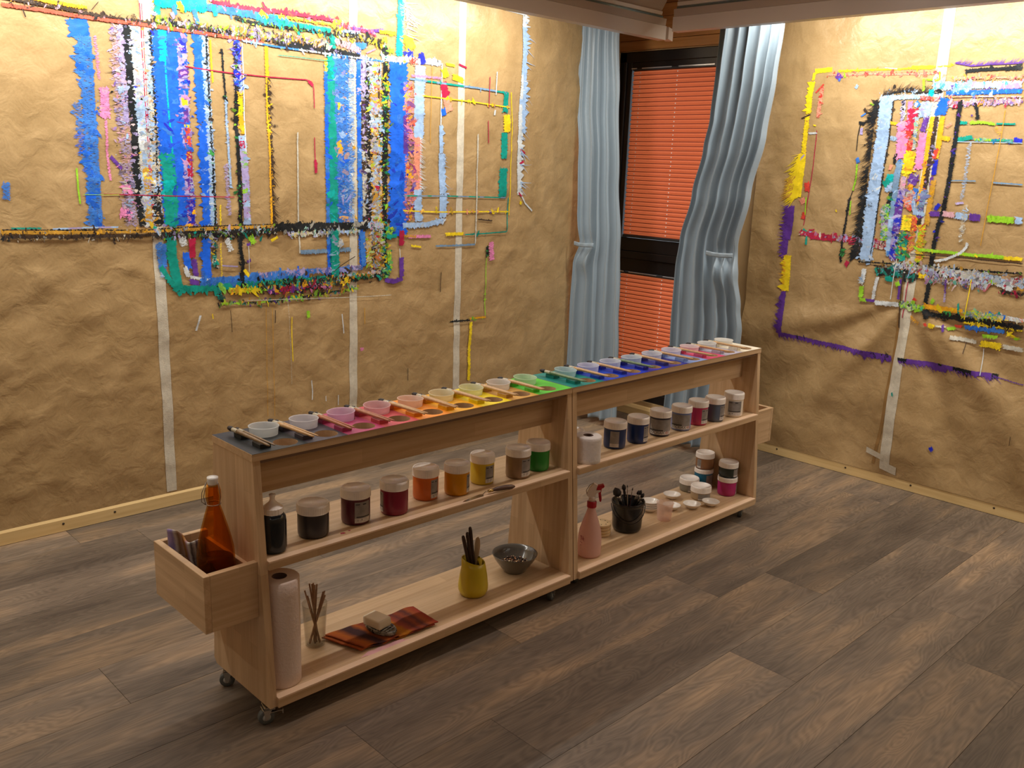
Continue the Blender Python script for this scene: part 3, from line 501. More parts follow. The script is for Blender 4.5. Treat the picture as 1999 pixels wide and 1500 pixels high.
('L',[(2.887,0.953),(2.827,0.94),(2.772,0.952)],0.0221,'v',{'A':0.0055}),
('L',[(2.59,1.08),(2.499,1.034),(2.464,1.01)],0.0038,'K',{}),
('L',[(1.772,0.855),(1.75,0.788)],0.0096,'w',{}),
('L',[(1.828,0.857),(1.831,0.833)],0.0048,'y',{}),
('L',[(1.597,1.121),(1.598,1.108)],0.0026,'K',{}),
('L',[(1.916,0.865),(1.92,0.764)],0.003,'K',{}),
('L',[(2.143,0.847),(2.139,0.786)],0.0043,'K',{}),
('L',[(2.229,0.807),(2.227,0.703),(2.23,0.589)],0.005,'y',{}),
('L',[(2.319,0.83),(2.321,0.794)],0.017,'l',{'y':0.1}),
('L',[(3.147,0.971),(3.146,0.862)],0.0047,'K',{}),
('L',[(2.926,0.467),(2.927,0.398)],0.0042,'K',{}),
('L',[(2.509,0.798),(2.52,0.698)],0.006,'w',{}),
('L',[(2.645,0.818),(2.644,0.734)],0.0044,'O',{}),
('L',[(2.333,0.481),(2.338,0.42),(2.334,0.381)],0.0052,'w',{}),
('L',[(2.484,0.385),(2.483,0.331)],0.0043,'w',{}),
('L',[(2.411,0.391),(2.411,0.364)],0.0042,'w',{}),
('L',[(2.616,0.604),(2.638,0.606)],0.0166,'p',{'A':0.0055,'B':0.0055,'y':0.3}),
('L',[(2.001,0.903),(2.323,0.887),(2.682,0.873),(2.811,0.872)],0.0038,'G',{'y':0.5}),
('L',[(3.511,1.123),(3.519,1.018)],0.0315,'p',{'A':0.0118,'B':0.0079,'y':0.3}),
('L',[(3.477,1.101),(3.483,1.043)],0.0195,'kg',{'D':(8,0.0135,'kg',1.2)}),
('L',[(3.475,1.043),(3.474,0.869),(3.477,0.706)],0.0055,'l',{'D':(12,0.0085,'lK',1.6)}),
('L',[(3.22,0.691),(3.295,0.69),(3.364,0.687)],0.0058,'k',{'A':0.0058,'B':0.0058,'D':(14,0.0099,'k',1.4)}),
('L',[(3.363,0.696),(3.481,0.697)],0.012,'Oo',{'A':0.003,'B':0.003,'D':(10,0.0102,'ogl',1.5)}),
('L',[(3.372,0.677),(3.365,0.524),(3.364,0.338)],0.0196,'y',{'A':0.0039,'B':0.0039,'y':0.1}),
('L',[(2.093,0.863),(2.091,0.619),(2.088,0.338)],0.0027,'O',{}),
('L',[(2.127,0.86),(2.126,0.615),(2.126,0.332)],0.0027,'O',{}),
('L',[(2.212,0.89),(2.224,0.475)],0.0028,'G',{'y':0.6}),
('R',[(-2.459,2.077),(-2.364,2.083)],0.0229,'y',{'y':0.1}),
('R',[(-2.33,2.072),(-2.169,2.072),(-2.015,2.068),(-1.917,2.072),(-1.775,2.071)],0.0095,'y',{'A':0.0024,'B':0.0024,'D':(30,0.0099,'yo',1.4)}),
('R',[(-1.953,2.072),(-1.859,2.07)],0.0162,'y',{}),
('R',[(-2.092,2.078),(-2.027,2.07)],0.0047,'V',{}),
('R',[(-2.459,2.072),(-2.462,2.032)],0.0146,'y',{}),
('R',[(-2.464,2.027),(-2.472,1.951),(-2.468,1.868)],0.0265,'y',{'A':0.0206,'B':0.0059}),
('R',[(-2.473,1.861),(-2.473,1.77),(-2.475,1.665)],0.0235,'y',{'A':0.0059,'B':0.0029,'D':(10,0.011,'yO',1.1)}),
('R',[(-2.478,1.665),(-2.477,1.612),(-2.479,1.533),(-2.48,1.439)],0.0358,'y',{'A':0.0478,'H':(150,0.0896,'A','y',0.9)}),
('R',[(-2.489,1.559),(-2.503,1.435)],0.0483,'y',{'A':0.0302,'H':(90,0.0786,'A','O',0.9)}),
('R',[(-2.52,1.215),(-2.52,1.115)],0.0277,'v',{'A':0.0215}),
('R',[(-2.503,0.948),(-2.502,0.857)],0.0248,'v',{'A':0.0186}),
('R',[(-2.515,1.531),(-2.517,1.45)],0.0485,'y',{'A':0.0242,'y':0.2}),
('R',[(-2.383,2.056),(-2.272,2.052),(-2.166,2.053),(-2.062,2.046),(-1.817,2.041)],0.0098,'s',{'A':0.0025,'B':0.0025,'y':0.1,'D':(90,0.0102,'rmrs',1.8)}),
('R',[(-2.336,2.057),(-2.311,2.036)],0.0264,'v',{}),
('R',[(-2.324,2.032),(-2.313,2.029)],0.0144,'B',{}),
('R',[(-2.296,2.065),(-2.29,2.04)],0.0106,'l',{}),
('R',[(-2.4,2.012),(-2.44,1.97)],0.0087,'r',{}),
('R',[(-2.406,1.995),(-2.411,1.924),(-2.413,1.847)],0.0202,'s',{'y':0.3,'D':(20,0.0107,'sr',1.2)}),
('R',[(-2.411,1.783),(-2.41,1.588),(-2.422,1.402),(-2.429,1.293)],0.0044,'m',{}),
('R',[(-2.436,1.518),(-2.427,1.471)],0.0262,'r',{'A':0.0058,'B':0.0029}),
('R',[(-2.458,1.432),(-2.437,1.406)],0.0307,'s',{'A':0.0056,'y':0.4}),
('R',[(-2.432,1.363),(-2.439,1.325)],0.0179,'r',{'A':0.006}),
('R',[(-2.43,1.441),(-2.427,1.348)],0.0074,'l',{}),
('R',[(-2.455,1.767),(-2.409,1.77)],0.0104,'w',{}),
('R',[(-2.432,1.271),(-2.403,1.252)],0.0192,'t',{'A':0.0082}),
('R',[(-2.404,1.257),(-2.399,1.192)],0.0118,'t',{}),
('R',[(-2.228,1.999),(-2.216,1.989)],0.0189,'c',{'y':0.3}),
('R',[(-2.434,1.809),(-2.417,1.806)],0.0076,'y',{}),
('R',[(-2.506,1.843),(-2.456,1.863)],0.0083,'K',{}),
('R',[(-2.502,1.617),(-2.468,1.66)],0.0089,'V',{}),
('R',[(-2.258,1.385),(-2.251,1.375)],0.0081,'y',{}),
('R',[(-2.516,1.391),(-2.513,1.315),(-2.519,1.21)],0.0456,'v',{'A':0.0334,'H':(60,0.0486,'A','v',0.2)}),
('R',[(-2.524,1.198),(-2.528,1.134)],0.0308,'v',{'A':0.0246,'y':0.3}),
('R',[(-2.5,1.128),(-2.495,1.039),(-2.492,0.933)],0.0368,'y',{'A':0.0307,'B':0.0031,'H':(24,0.043,'A','o',-0.2)}),
('R',[(-2.502,0.914),(-2.506,0.891)],0.0308,'v',{'A':0.0247}),
('R',[(-2.498,0.875),(-2.493,0.784),(-2.495,0.697)],0.0218,'v',{'A':0.028,'B':0.0031,'H':(40,0.0497,'A','v',-0.6)}),
('R',[(-2.501,0.696),(-2.389,0.691),(-2.267,0.683),(-2.092,0.679),(-1.867,0.669)],0.017,'v',{'A':0.017,'B':0.0028,'D':(20,0.0145,'vk',1),'H':(60,0.0453,'A','v',1)}),
('R',[(-2.007,0.666),(-1.872,0.666)],0.0214,'v',{'A':0.0241}),
('R',[(-1.825,0.671),(-1.717,0.67),(-1.593,0.672),(-1.474,0.669),(-1.359,0.671)],0.0179,'vk',{'A':0.0205,'H':(70,0.0511,'A','v',1)}),
('R',[(-1.665,0.658),(-1.591,0.657)],0.0255,'v',{'A':0.0102}),
('R',[(-1.381,0.669),(-1.301,0.655),(-1.247,0.649)],0.0073,'v',{'y':0.4}),
('R',[(-2.442,1.254),(-2.338,1.246),(-2.194,1.242),(-2.084,1.241),(-1.95,1.231)],0.0211,'m',{'A':0.0079,'B':0.0053,'D':(160,0.0137,'mrmVmG',1.3)}),
('R',[(-2.381,1.237),(-2.244,1.238)],0.024,'m',{'A':0.0053,'B':0.0053,'y':0.1}),
('R',[(-2.227,1.239),(-2.205,1.236)],0.0209,'Vd',{}),
('R',[(-2.165,1.234),(-2.056,1.233)],0.0336,'m',{'A':0.0052,'B':0.0052}),
('R',[(-2.04,1.234),(-1.98,1.224)],0.0355,'Gm',{'D':(70,0.0104,'mKGm',1.2)}),
('R',[(-2.093,1.937),(-2.037,1.959),(-1.976,1.967),(-1.9,1.955),(-1.804,1.948)],0.0098,'k',{'B':0.0171,'y':0.2,'D':(90,0.0098,'kKc',2.2),'H':(60,0.0488,'B','K',0.9)}),
('R',[(-2.097,1.927),(-2.103,1.82),(-2.102,1.697),(-2.101,1.572),(-2.102,1.42),(-2.107,1.291),(-2.106,1.16)],0.0186,'K',{'A':0.0239,'y':0.6,'D':(150,0.0103,'kKk',1.9),'H':(230,0.0692,'A','k',0.7)}),
('R',[(-2.101,1.922),(-2.108,1.857),(-2.124,1.82)],0.0266,'k',{'A':0.024,'y':0.1}),
('R',[(-2.098,1.471),(-2.097,1.343),(-2.105,1.239),(-2.115,1.146)],0.0299,'k',{'A':0.0272,'B':0.0054,'D':(80,0.0132,'kkcG',1.5)}),
('R',[(-2.135,1.825),(-2.177,1.82),(-2.185,1.758),(-2.183,1.683)],0.0044,'k',{}),
('R',[(-2.188,1.82),(-2.155,1.813)],0.0145,'k',{'A':0.0048}),
('R',[(-2.169,1.595),(-2.177,1.493),(-2.192,1.435)],0.0038,'k',{}),
('R',[(-2.188,1.453),(-2.193,1.362),(-2.196,1.258),(-2.199,1.173),(-2.195,1.12)],0.0084,'k',{'A':0.0084,'B':0.0056}),
('R',[(-2.172,1.62),(-2.168,1.544),(-2.179,1.487)],0.0108,'l',{'y':0.3}),
('R',[(-2.181,1.436),(-2.177,1.364)],0.0082,'l',{'y':0.3}),
('R',[(-2.169,1.795),(-2.169,1.761)],0.0135,'V',{}),
('R',[(-2.176,1.65),(-2.165,1.625)],0.0181,'B',{'y':0.2}),
('R',[(-2.188,1.192),(-2.194,1.152)],0.0168,'kg',{'D':(12,0.0109,'gk',1.3)}),
('R',[(-2.17,1.122),(-2.149,1.114)],0.0238,'m',{'A':0.0106}),
('R',[(-2.142,1.913),(-2.12,1.903)],0.0093,'l',{'y':0.3}),
('R',[(-2.17,1.889),(-2.151,1.865)],0.0121,'K',{}),
('R',[(-2.181,1.85),(-2.157,1.865)],0.008,'B',{}),
('R',[(-2.061,1.931),(-2.058,1.795),(-2.062,1.672),(-2.066,1.523),(-2.066,1.371),(-2.06,1.144)],0.0581,'c',{'A':0.0079,'B':0.0026,'D':(40,0.0204,'cwc',0.9)}),
('R',[(-2.093,1.937),(-1.947,1.938),(-1.802,1.939)],0.0192,'c',{'A':0.0024,'B':0.0048,'D':(40,0.0123,'cwG',1.2)}),
('R',[(-2.025,1.925),(-2.024,1.771),(-2.031,1.574),(-2.035,1.398),(-2.036,1.245),(-2.043,1.14)],0.0034,'k',{'A':0.0026,'B':0.0053,'D':(18,0.0077,'kK',2)}),
('R',[(-1.974,1.92),(-1.972,1.831)],0.0151,'Vk',{'D':(30,0.0098,'kVw',1.5)}),
('R',[(-1.944,1.919),(-1.937,1.819)],0.0223,'p',{'A':0.005,'B':0.005,'y':0.1}),
('R',[(-2.028,1.819),(-1.989,1.812)],0.0142,'o',{'A':0.0024,'B':0.0024}),
('R',[(-2.021,1.747),(-1.984,1.742)],0.0215,'c',{'y':0.4}),
('R',[(-1.961,1.824),(-1.956,1.735),(-1.956,1.65)],0.0502,'p',{'A':0.01,'B':0.0075,'D':(30,0.0172,'pP',1)}),
('R',[(-1.92,1.885),(-1.92,1.819),(-1.928,1.766)],0.0374,'m',{'A':0.0149,'B':0.0025,'D':(12,0.0121,'mr',1)}),
('R',[(-1.937,1.783),(-1.94,1.747)],0.0456,'r',{'A':0.0127,'B':0.0051,'y':0.3}),
('R',[(-1.919,1.914),(-1.901,1.894)],0.0223,'B',{}),
('R',[(-1.922,1.904),(-1.907,1.899)],0.0181,'w',{}),
('R',[(-1.865,1.913),(-1.87,1.847)],0.0494,'c',{'A':0.0049,'B':0.0074,'D':(30,0.0143,'cwV',1.1)}),
('R',[(-1.856,1.847),(-1.865,1.776)],0.0224,'v',{'A':0.0075,'B':0.0075,'D':(14,0.012,'vV',1.2)}),
('R',[(-1.901,1.838),(-1.898,1.699)],0.0149,'uG',{'D':(60,0.0097,'uGlOc',1.3)}),
('R',[(-1.859,1.771),(-1.863,1.676),(-1.86,1.604)],0.0346,'p',{'A':0.0074,'B':0.0049,'D':(10,0.0121,'pP',1)}),
('R',[(-1.98,1.674),(-1.983,1.625)],0.0129,'k',{'A':0.0052}),
('R',[(-1.993,1.62),(-2.0,1.595)],0.0132,'s',{'A':0.0079}),
('R',[(-1.955,1.64),(-1.96,1.527),(-1.957,1.378),(-1.947,1.176)],0.0283,'cu',{'A':0.0103,'B':0.0026,'D':(26,0.0126,'ccB',0.9)}),
('R',[(-1.992,1.575),(-1.995,1.488)],0.0338,'cT',{'A':0.0078,'y':0.3}),
('R',[(-2.019,1.545),(-1.997,1.52)],0.034,'t',{'A':0.0073,'B':0.0049}),
('R',[(-1.98,1.489),(-1.982,1.426),(-1.983,1.363)],0.0156,'kt',{'A':0.0052,'B':0.0052,'D':(20,0.0101,'klt',1.2)}),
('R',[(-1.995,1.426),(-1.983,1.249)],0.0338,'lV',{'y':0.4,'D':(90,0.0128,'lcGVkt',1.2)}),
('R',[(-1.922,1.675),(-1.921,1.578)],0.0327,'y',{'A':0.0076,'B':0.0076,'D':(16,0.0148,'yoO',1.1)}),
('R',[(-1.903,1.68),(-1.906,1.578)],0.0302,'yo',{'A':0.005,'B':0.005,'D':(24,0.0147,'oyr',1.1)}),
('R',[(-1.918,1.735),(-1.921,1.684)],0.0227,'r',{'D':(20,0.0098,'rms',1.3)}),
('R',[(-1.924,1.565),(-1.926,1.504)],0.0254,'P',{'A':0.0025,'D':(14,0.0099,'pVG',1)}),
('R',[(-1.876,1.579),(-1.881,1.525)],0.0403,'v',{'A':0.0076,'B':0.005,'D':(20,0.0123,'VvG',1.1)}),
('R',[(-1.893,1.52),(-1.874,1.511)],0.0283,'o',{'A':0.0047,'D':(8,0.0123,'or',1.2)}),
('R',[(-1.923,1.504),(-1.931,1.429),(-1.927,1.329),(-1.925,1.162)],0.0357,'Vvd',{'A':0.0026,'B':0.0026,'D':(80,0.0151,'VdvcV',1.1)}),
('R',[(-1.884,1.493),(-1.889,1.419)],0.0354,'sG',{'A':0.0025,'D':(60,0.0124,'rwmcs',1.1)}),
('R',[(-1.885,1.427),(-1.863,1.413)],0.0309,'R',{'A':0.0048,'B':0.0048}),
('R',[(-1.86,1.502),(-1.861,1.433),(-1.846,1.397)],0.02,'cb',{'D':(24,0.0123,'cwB',1.2)}),
('R',[(-1.879,1.383),(-1.878,1.308)],0.0454,'y',{'A':0.005,'B':0.0025,'D':(26,0.015,'yylO',1)}),
('R',[(-1.886,1.295),(-1.888,1.232),(-1.889,1.168)],0.0433,'t',{'A':0.0051,'B':0.0051,'D':(120,0.0151,'tlyKgtm',1.2)}),
('R',[(-1.844,1.385),(-1.843,1.311),(-1.844,1.211)],0.0275,'rO',{'A':0.0025,'B':0.0025,'D':(60,0.0124,'rOyKs',1.2)}),
('R',[(-1.827,1.846),(-1.831,1.724),(-1.827,1.581),(-1.831,1.435)],0.022,'o',{'A':0.0024,'B':0.0049,'D':(26,0.0096,'oOr',1)}),
('R',[(-1.808,1.846),(-1.811,1.7),(-1.814,1.557),(-1.816,1.436),(-1.822,1.337)],0.0171,'K',{'A':0.0049,'B':0.0049,'D':(70,0.0096,'KkvV',1.3)}),
('R',[(-1.782,1.846),(-1.781,1.724),(-1.785,1.653)],0.0239,'o',{'A':0.0024,'B':0.0024}),
('R',[(-1.787,1.701),(-1.794,1.653)],0.0221,'r',{'A':0.0049,'B':0.0025,'y':0.2}),
('R',[(-1.782,1.649),(-1.783,1.577)],0.0194,'d',{'A':0.0073,'B':0.0024}),
('R',[(-1.789,1.57),(-1.79,1.522)],0.0122,'v',{'A':0.0049}),
('R',[(-1.78,1.553),(-1.782,1.437),(-1.783,1.34)],0.0244,'O',{'A':0.0024,'B':0.0024,'D':(20,0.0096,'oOy',1)}),
('R',[(-1.816,1.504),(-1.823,1.411),(-1.822,1.374)],0.0273,'uv',{'A':0.0025,'B':0.0025,'D':(30,0.0122,'uvrV',1)}),
('R',[(-1.798,1.339),(-1.802,1.264),(-1.798,1.165)],0.0273,'yO',{'A':0.005,'B':0.005,'D':(80,0.0147,'yOryl',1.2)}),
('R',[(-1.777,1.929),(-1.782,1.899),(-1.796,1.86)],0.0462,'b',{'A':0.0097,'B':0.0049,'D':(10,0.014,'b',1)}),
('R',[(-1.805,1.877),(-1.804,1.851)],0.0286,'b',{'A':0.0095,'y':0.1}),
('R',[(-1.893,2.02),(-1.887,1.964)],0.012,'l',{'A':0.0024,'B':0.0024}),
('R',[(-1.88,2.015),(-1.817,2.008)],0.0091,'l',{'y':0.1,'D':(10,0.0094,'lr',1.3)}),
('R',[(-1.823,2.05),(-1.816,2.004)],0.007,'y',{}),
('R',[(-1.798,2.037),(-1.807,2.004)],0.0124,'rs',{'y':0.2}),
('R',[(-1.845,1.986),(-1.81,1.99),(-1.738,1.978),(-1.67,1.981)],0.0313,'c',{'A':0.0089,'B':0.0045,'D':(50,0.0162,'cTcw',1.1)}),
('R',[(-1.716,1.982),(-1.582,1.982),(-1.456,1.98)],0.027,'c',{'A':0.0045,'B':0.0045,'D':(40,0.0134,'cpwT',1.1)}),
('R',[(-1.849,1.97),(-1.849,1.936)],0.0242,'T',{'y':0.3}),
('R',[(-1.761,1.975),(-1.721,1.982)],0.0189,'v',{'A':0.0047,'B':0.0047,'y':0.1}),
('R',[(-1.707,1.982),(-1.672,1.994)],0.0216,'p',{'A':0.0048}),
('R',[(-1.613,1.97),(-1.59,1.978)],0.0236,'v',{'A':0.0047,'y':0.1}),
('R',[(-1.555,1.973),(-1.463,1.974)],0.0221,'p',{'A':0.0044,'B':0.0044}),
('R',[(-1.78,1.95),(-1.666,1.951),(-1.555,1.951),(-1.451,1.952)],0.0201,'b',{'A':0.0022,'B':0.0022,'D':(40,0.0111,'bBtc',1)}),
('R',[(-1.773,1.934),(-1.618,1.932),(-1.447,1.926)],0.0068,'Ps',{'D':(40,0.0068,'sOml',1.5)}),
('R',[(-1.897,1.932),(-1.812,1.925)],0.0162,'sr',{'y':0.2,'D':(40,0.0095,'rPms',1.2)}),
('R',[(-1.769,1.906),(-1.659,1.906),(-1.549,1.906),(-1.444,1.908)],0.0135,'VP',{'A':0.0045,'y':0.3,'D':(170,0.0111,'VPmKwOv',1.5)}),
('R',[(-1.764,1.899),(-1.726,1.896)],0.0204,'w',{'y':0.2}),
('R',[(-1.648,1.904),(-1.63,1.874),(-1.623,1.831)],0.0126,'k',{'A':0.0042,'B':0.0063}),
('R',[(-1.743,1.887),(-1.737,1.878)],0.0086,'k',{}),
('R',[(-1.651,1.854),(-1.648,1.845)],0.0086,'v',{}),
('R',[(-1.758,2.015),(-1.631,2.015),(-1.46,2.009)],0.0113,'s',{'B':0.0045,'y':0.2,'D':(110,0.009,'rsmOlt',1.6)}),
('R',[(-1.609,2.019),(-1.578,2.013)],0.015,'r',{'B':0.0064}),
('R',[(-1.703,2.045),(-1.705,2.0)],0.0093,'vk',{'A':0.0023,'B':0.0023}),
('R',[(-1.707,2.045),(-1.636,2.049),(-1.549,2.049),(-1.466,2.048)],0.0133,'k',{'A':0.0044,'B':0.0044,'D':(30,0.0088,'k',1.2)}),
('R',[(-1.758,2.083),(-1.683,2.066),(-1.595,2.069),(-1.47,2.069)],0.0045,'v',{'B':0.0045,'H':(80,0.0314,'B','v',0.9)}),
('R',[(-1.507,2.054),(-1.469,2.065)],0.0114,'k',{}),
('R',[(-1.715,1.818),(-1.664,1.815)],0.0137,'t',{'A':0.0023,'B':0.0046}),
('R',[(-1.655,1.815),(-1.601,1.819),(-1.543,1.81)],0.0115,'l',{'A':0.0046,'B':0.0069}),
('R',[(-1.539,1.812),(-1.459,1.81)],0.0066,'tl',{'A':0.0022,'B':0.0022}),
('R',[(-1.713,1.741),(-1.671,1.744),(-1.632,1.753)],0.0187,'t',{'A':0.0023,'B':0.007}),
('R',[(-1.623,1.742),(-1.545,1.74),(-1.458,1.739)],0.0113,'tl',{'y':0.1,'D':(50,0.009,'tlVdu',1.6)}),
('R',[(-1.455,1.743),(-1.418,1.737)],0.0173,'d',{'B':0.0043}),
('R',[(-1.707,1.732),(-1.566,1.731),(-1.416,1.728)],0.0034,'c',{}),
('R',[(-1.542,1.794),(-1.514,1.767)],0.0205,'o',{'y':0.6}),
('R',[(-1.715,1.553),(-1.653,1.556),(-1.589,1.556)],0.0047,'u',{'A':0.0024,'B':0.0024}),
('R',[(-1.512,1.552),(-1.45,1.55),(-1.388,1.548)],0.0059,'u',{'A':0.0023,'B':0.0023}),
('R',[(-1.774,1.748),(-1.731,1.744)],0.0207,'o',{'A':0.0046,'y':0.2}),
('R',[(-1.758,1.795),(-1.733,1.818)],0.015,'s',{'y':0.4}),
('R',[(-1.708,1.914),(-1.709,1.841),(-1.707,1.702),(-1.709,1.561),(-1.714,1.417),(-1.728,1.344),(-1.735,1.245),(-1.733,1.097),(-1.735,0.955)],0.0191,'k',{'A':0.0048,'B':0.0048,'D':(40,0.0095,'kkvd',1.1)}),
('R',[(-1.735,1.445),(-1.755,1.415)],0.0175,'d',{'A':0.0075,'y':0.1}),
('R',[(-1.746,1.318),(-1.74,1.309)],0.0117,'d',{}),
('R',[(-1.776,1.396),(-1.728,1.397)],0.0241,'v',{'A':0.0024,'B':0.0024}),
('R',[(-1.717,1.4),(-1.662,1.396)],0.0261,'P',{'A':0.0047,'B':0.0024,'y':0.1}),
('R',[(-1.657,1.397),(-1.6,1.391)],0.0281,'c',{'A':0.007,'B':0.0023}),
('R',[(-1.594,1.394),(-1.543,1.39)],0.0302,'v',{'A':0.0047,'B':0.0023}),
('R',[(-1.514,1.39),(-1.4,1.39)],0.0276,'l',{'A':0.0046,'B':0.0023,'D':(10,0.0112,'l',1)}),
('R',[(-1.395,1.391),(-1.363,1.388)],0.0293,'c',{'A':0.0023}),
('R',[(-1.858,1.396),(-1.8,1.392)],0.0194,'c',{'A':0.0049,'B':0.0049,'y':0.2}),
('R',[(-1.639,1.726),(-1.637,1.633),(-1.636,1.54),(-1.64,1.469)],0.0162,'c',{'A':0.0069,'y':0.55}),
('R',[(-1.618,1.447),(-1.616,1.28)],0.0232,'G',{'y':0.6,'D':(20,0.0094,'wGc',1.2)}),
('R',[(-1.628,1.456),(-1.665,1.449)],0.012,'cV',{'y':0.3}),
('R',[(-1.509,1.87),(-1.51,1.727),(-1.513,1.591),(-1.52,1.429),(-1.524,1.264)],0.004,'O',{}),
('R',[(-1.808,1.221),(-1.674,1.221),(-1.556,1.218),(-1.421,1.221)],0.0144,'l',{'A':0.0024,'B':0.0024,'D':(14,0.0095,'ly',1)}),
('R',[(-1.488,1.22),(-1.399,1.219),(-1.337,1.22)],0.0163,'yl',{'A':0.0023,'B':0.0023}),
('R',[(-1.842,1.196),(-1.719,1.2),(-1.623,1.202),(-1.333,1.2)],0.0039,'K',{'A':0.0024}),
('R',[(-1.72,1.173),(-1.669,1.187),(-1.608,1.223),(-1.584,1.254),(-1.585,1.273)],0.0123,'w',{'A':0.0025,'B':0.0025}),
('R',[(-2.097,1.135),(-1.885,1.141),(-1.785,1.144),(-1.639,1.146),(-1.477,1.149),(-1.327,1.156)],0.0059,'k',{'A':0.0049,'B':0.0049,'D':(90,0.0098,'kOGlK',1.8)}),
('R',[(-1.92,1.132),(-1.807,1.129),(-1.685,1.132),(-1.588,1.123),(-1.45,1.116),(-1.32,1.112)],0.0315,'wcG',{'A':0.0097,'B':0.0048,'D':(360,0.0144,'wcKkmGOcwV',1.3)}),
('R',[(-2.0,1.098),(-1.932,1.1),(-1.803,1.094)],0.0257,'kt',{'A':0.0154,'B':0.0051,'D':(130,0.0156,'ktkKuk',1.3)}),
('R',[(-1.836,1.115),(-1.78,1.111)],0.02,'o',{'A':0.005,'B':0.0025,'D':(20,0.0125,'omO',1.2)}),
('R',[(-1.788,1.095),(-1.748,1.095)],0.0199,'y',{'y':0.1,'D':(10,0.0099,'yO',1.2)}),
('R',[(-1.751,1.082),(-1.583,1.084),(-1.468,1.088)],0.0245,'VG',{'A':0.0147,'y':0.6,'D':(90,0.0145,'VtPcGkm',1.3)}),
('R',[(-1.527,1.1),(-1.47,1.102)],0.0239,'w',{'A':0.0072,'B':0.0048,'D':(16,0.0093,'kwc',1)}),
('R',[(-1.461,1.115),(-1.379,1.089),(-1.356,1.082)],0.0277,'w',{'A':0.0069,'B':0.0069}),
('R',[(-1.466,1.103),(-1.43,1.107)],0.019,'l',{}),
('R',[(-1.44,1.125),(-1.406,1.119)],0.014,'ut',{}),
('R',[(-1.396,1.087),(-1.382,1.108)],0.0115,'m',{}),
('R',[(-1.354,1.127),(-1.32,1.115)],0.027,'kG',{'A':0.009,'D':(30,0.0111,'kGVm',1.3)}),
('R',[(-1.632,1.096),(-1.578,1.114)],0.0122,'r',{'y':0.1}),
('R',[(-1.409,1.066),(-1.312,1.062)],0.0093,'k',{'A':0.014,'y':0.3,'D':(30,0.009,'kmK',1.6)}),
('R',[(-1.948,1.067),(-1.905,1.062)],0.023,'t',{'A':0.0051,'B':0.0051}),
('R',[(-2.062,1.102),(-2.063,1.046),(-2.071,1.022)],0.0217,'w',{'A':0.0054,'B':0.0054,'D':(10,0.0133,'wc',1)}),
('R',[(-2.064,1.012),(-2.062,0.954)],0.0245,'l',{'A':0.0027,'B':0.0054,'y':0.1}),
('R',[(-2.066,0.945),(-2.027,0.942)],0.0158,'l',{'A':0.0079}),
('R',[(-2.033,0.944),(-1.985,0.945)],0.0131,'v',{}),
('R',[(-1.985,1.068),(-1.993,1.01),(-1.996,0.952)],0.0159,'w',{'A':0.0027,'B':0.0027}),
('R',[(-1.984,0.937),(-1.923,0.94),(-1.863,0.943)],0.0208,'w',{'A':0.0078,'B':0.0026}),
('R',[(-1.858,0.944),(-1.794,0.942),(-1.745,0.934)],0.0179,'l',{'A':0.0102,'B':0.0051,'y':0.1,'D':(60,0.0127,'lvkGt',1.4)}),
('R',[(-1.904,1.167),(-1.906,1.064),(-1.907,0.963)],0.0041,'w',{}),
('R',[(-1.87,1.068),(-1.869,0.968)],0.0128,'v',{'A':0.0026,'B':0.0026,'y':0.1}),
('R',[(-1.864,1.133),(-1.86,1.031),(-1.849,0.825)],0.0051,'K',{}),
('R',[(-1.833,1.06),(-1.834,0.957),(-1.836,0.879)],0.0046,'m',{}),
('R',[(-1.886,1.054),(-1.876,1.034)],0.0203,'l',{}),
('R',[(-1.797,0.983),(-1.785,0.969)],0.015,'r',{'B':0.005}),
('R',[(-1.655,1.093),(-1.648,0.982)],0.0119,'vV',{'y':0.4}),
('R',[(-1.732,0.95),(-1.634,0.951),(-1.562,0.949)],0.0224,'o',{'A':0.005,'B':0.0025,'D':(10,0.0148,'oy',1)}),
('R',[(-1.712,0.984),(-1.696,0.976)],0.0246,'l',{'y':0.2}),
('R',[(-1.582,0.986),(-1.573,0.923)],0.0094,'t',{}),
('R',[(-1.735,0.935),(-1.719,0.891)],0.0222,'k',{'A':0.0049,'B':0.0148}),
('R',[(-1.722,0.916),(-1.629,0.914),(-1.557,0.915),(-1.442,0.917),(-1.288,0.911)],0.0173,'k',{'A':0.0074,'B':0.0074,'D':(90,0.0121,'kkK',1.2)}),
('R',[(-1.644,0.932),(-1.608,0.933)],0.0173,'gu',{'D':(10,0.0122,'gk',1.1)}),
('R',[(-1.561,0.939),(-1.469,0.942),(-1.379,0.946)],0.0195,'ylu',{'B':0.0073,'y':0.3,'D':(150,0.0118,'lyutGO',1.5)}),
('R',[(-1.437,0.947),(-1.362,0.948)],0.0215,'B',{'A':0.0048,'B':0.0024,'D':(12,0.0115,'Bb',1)}),
('R',[(-1.362,0.948),(-1.293,0.944)],0.0188,'w',{'A':0.0047,'y':0.1,'D':(14,0.0113,'wys',1)}),
('R',[(-1.545,0.897),(-1.439,0.898),(-1.286,0.897)],0.0073,'y',{'A':0.0024,'B':0.0024,'y':0.1,'D':(60,0.0094,'yk',1.5)}),
('R',[(-1.54,0.878),(-1.459,0.88),(-1.361,0.883)],0.0171,'B',{'A':0.0073,'B':0.0024,'D':(20,0.0118,'bB',1)}),
('R',[(-1.455,0.849),(-1.387,0.852)],0.0145,'l',{'A':0.0073,'y':0.2}),
('R',[(-1.726,0.87),(-1.714,0.856)],0.0125,'r',{}),
('R',[(-1.705,0.863),(-1.674,0.857)],0.0201,'y',{'A':0.005}),
('R',[(-1.67,0.863),(-1.622,0.865)],0.01,'G',{'y':0.2}),
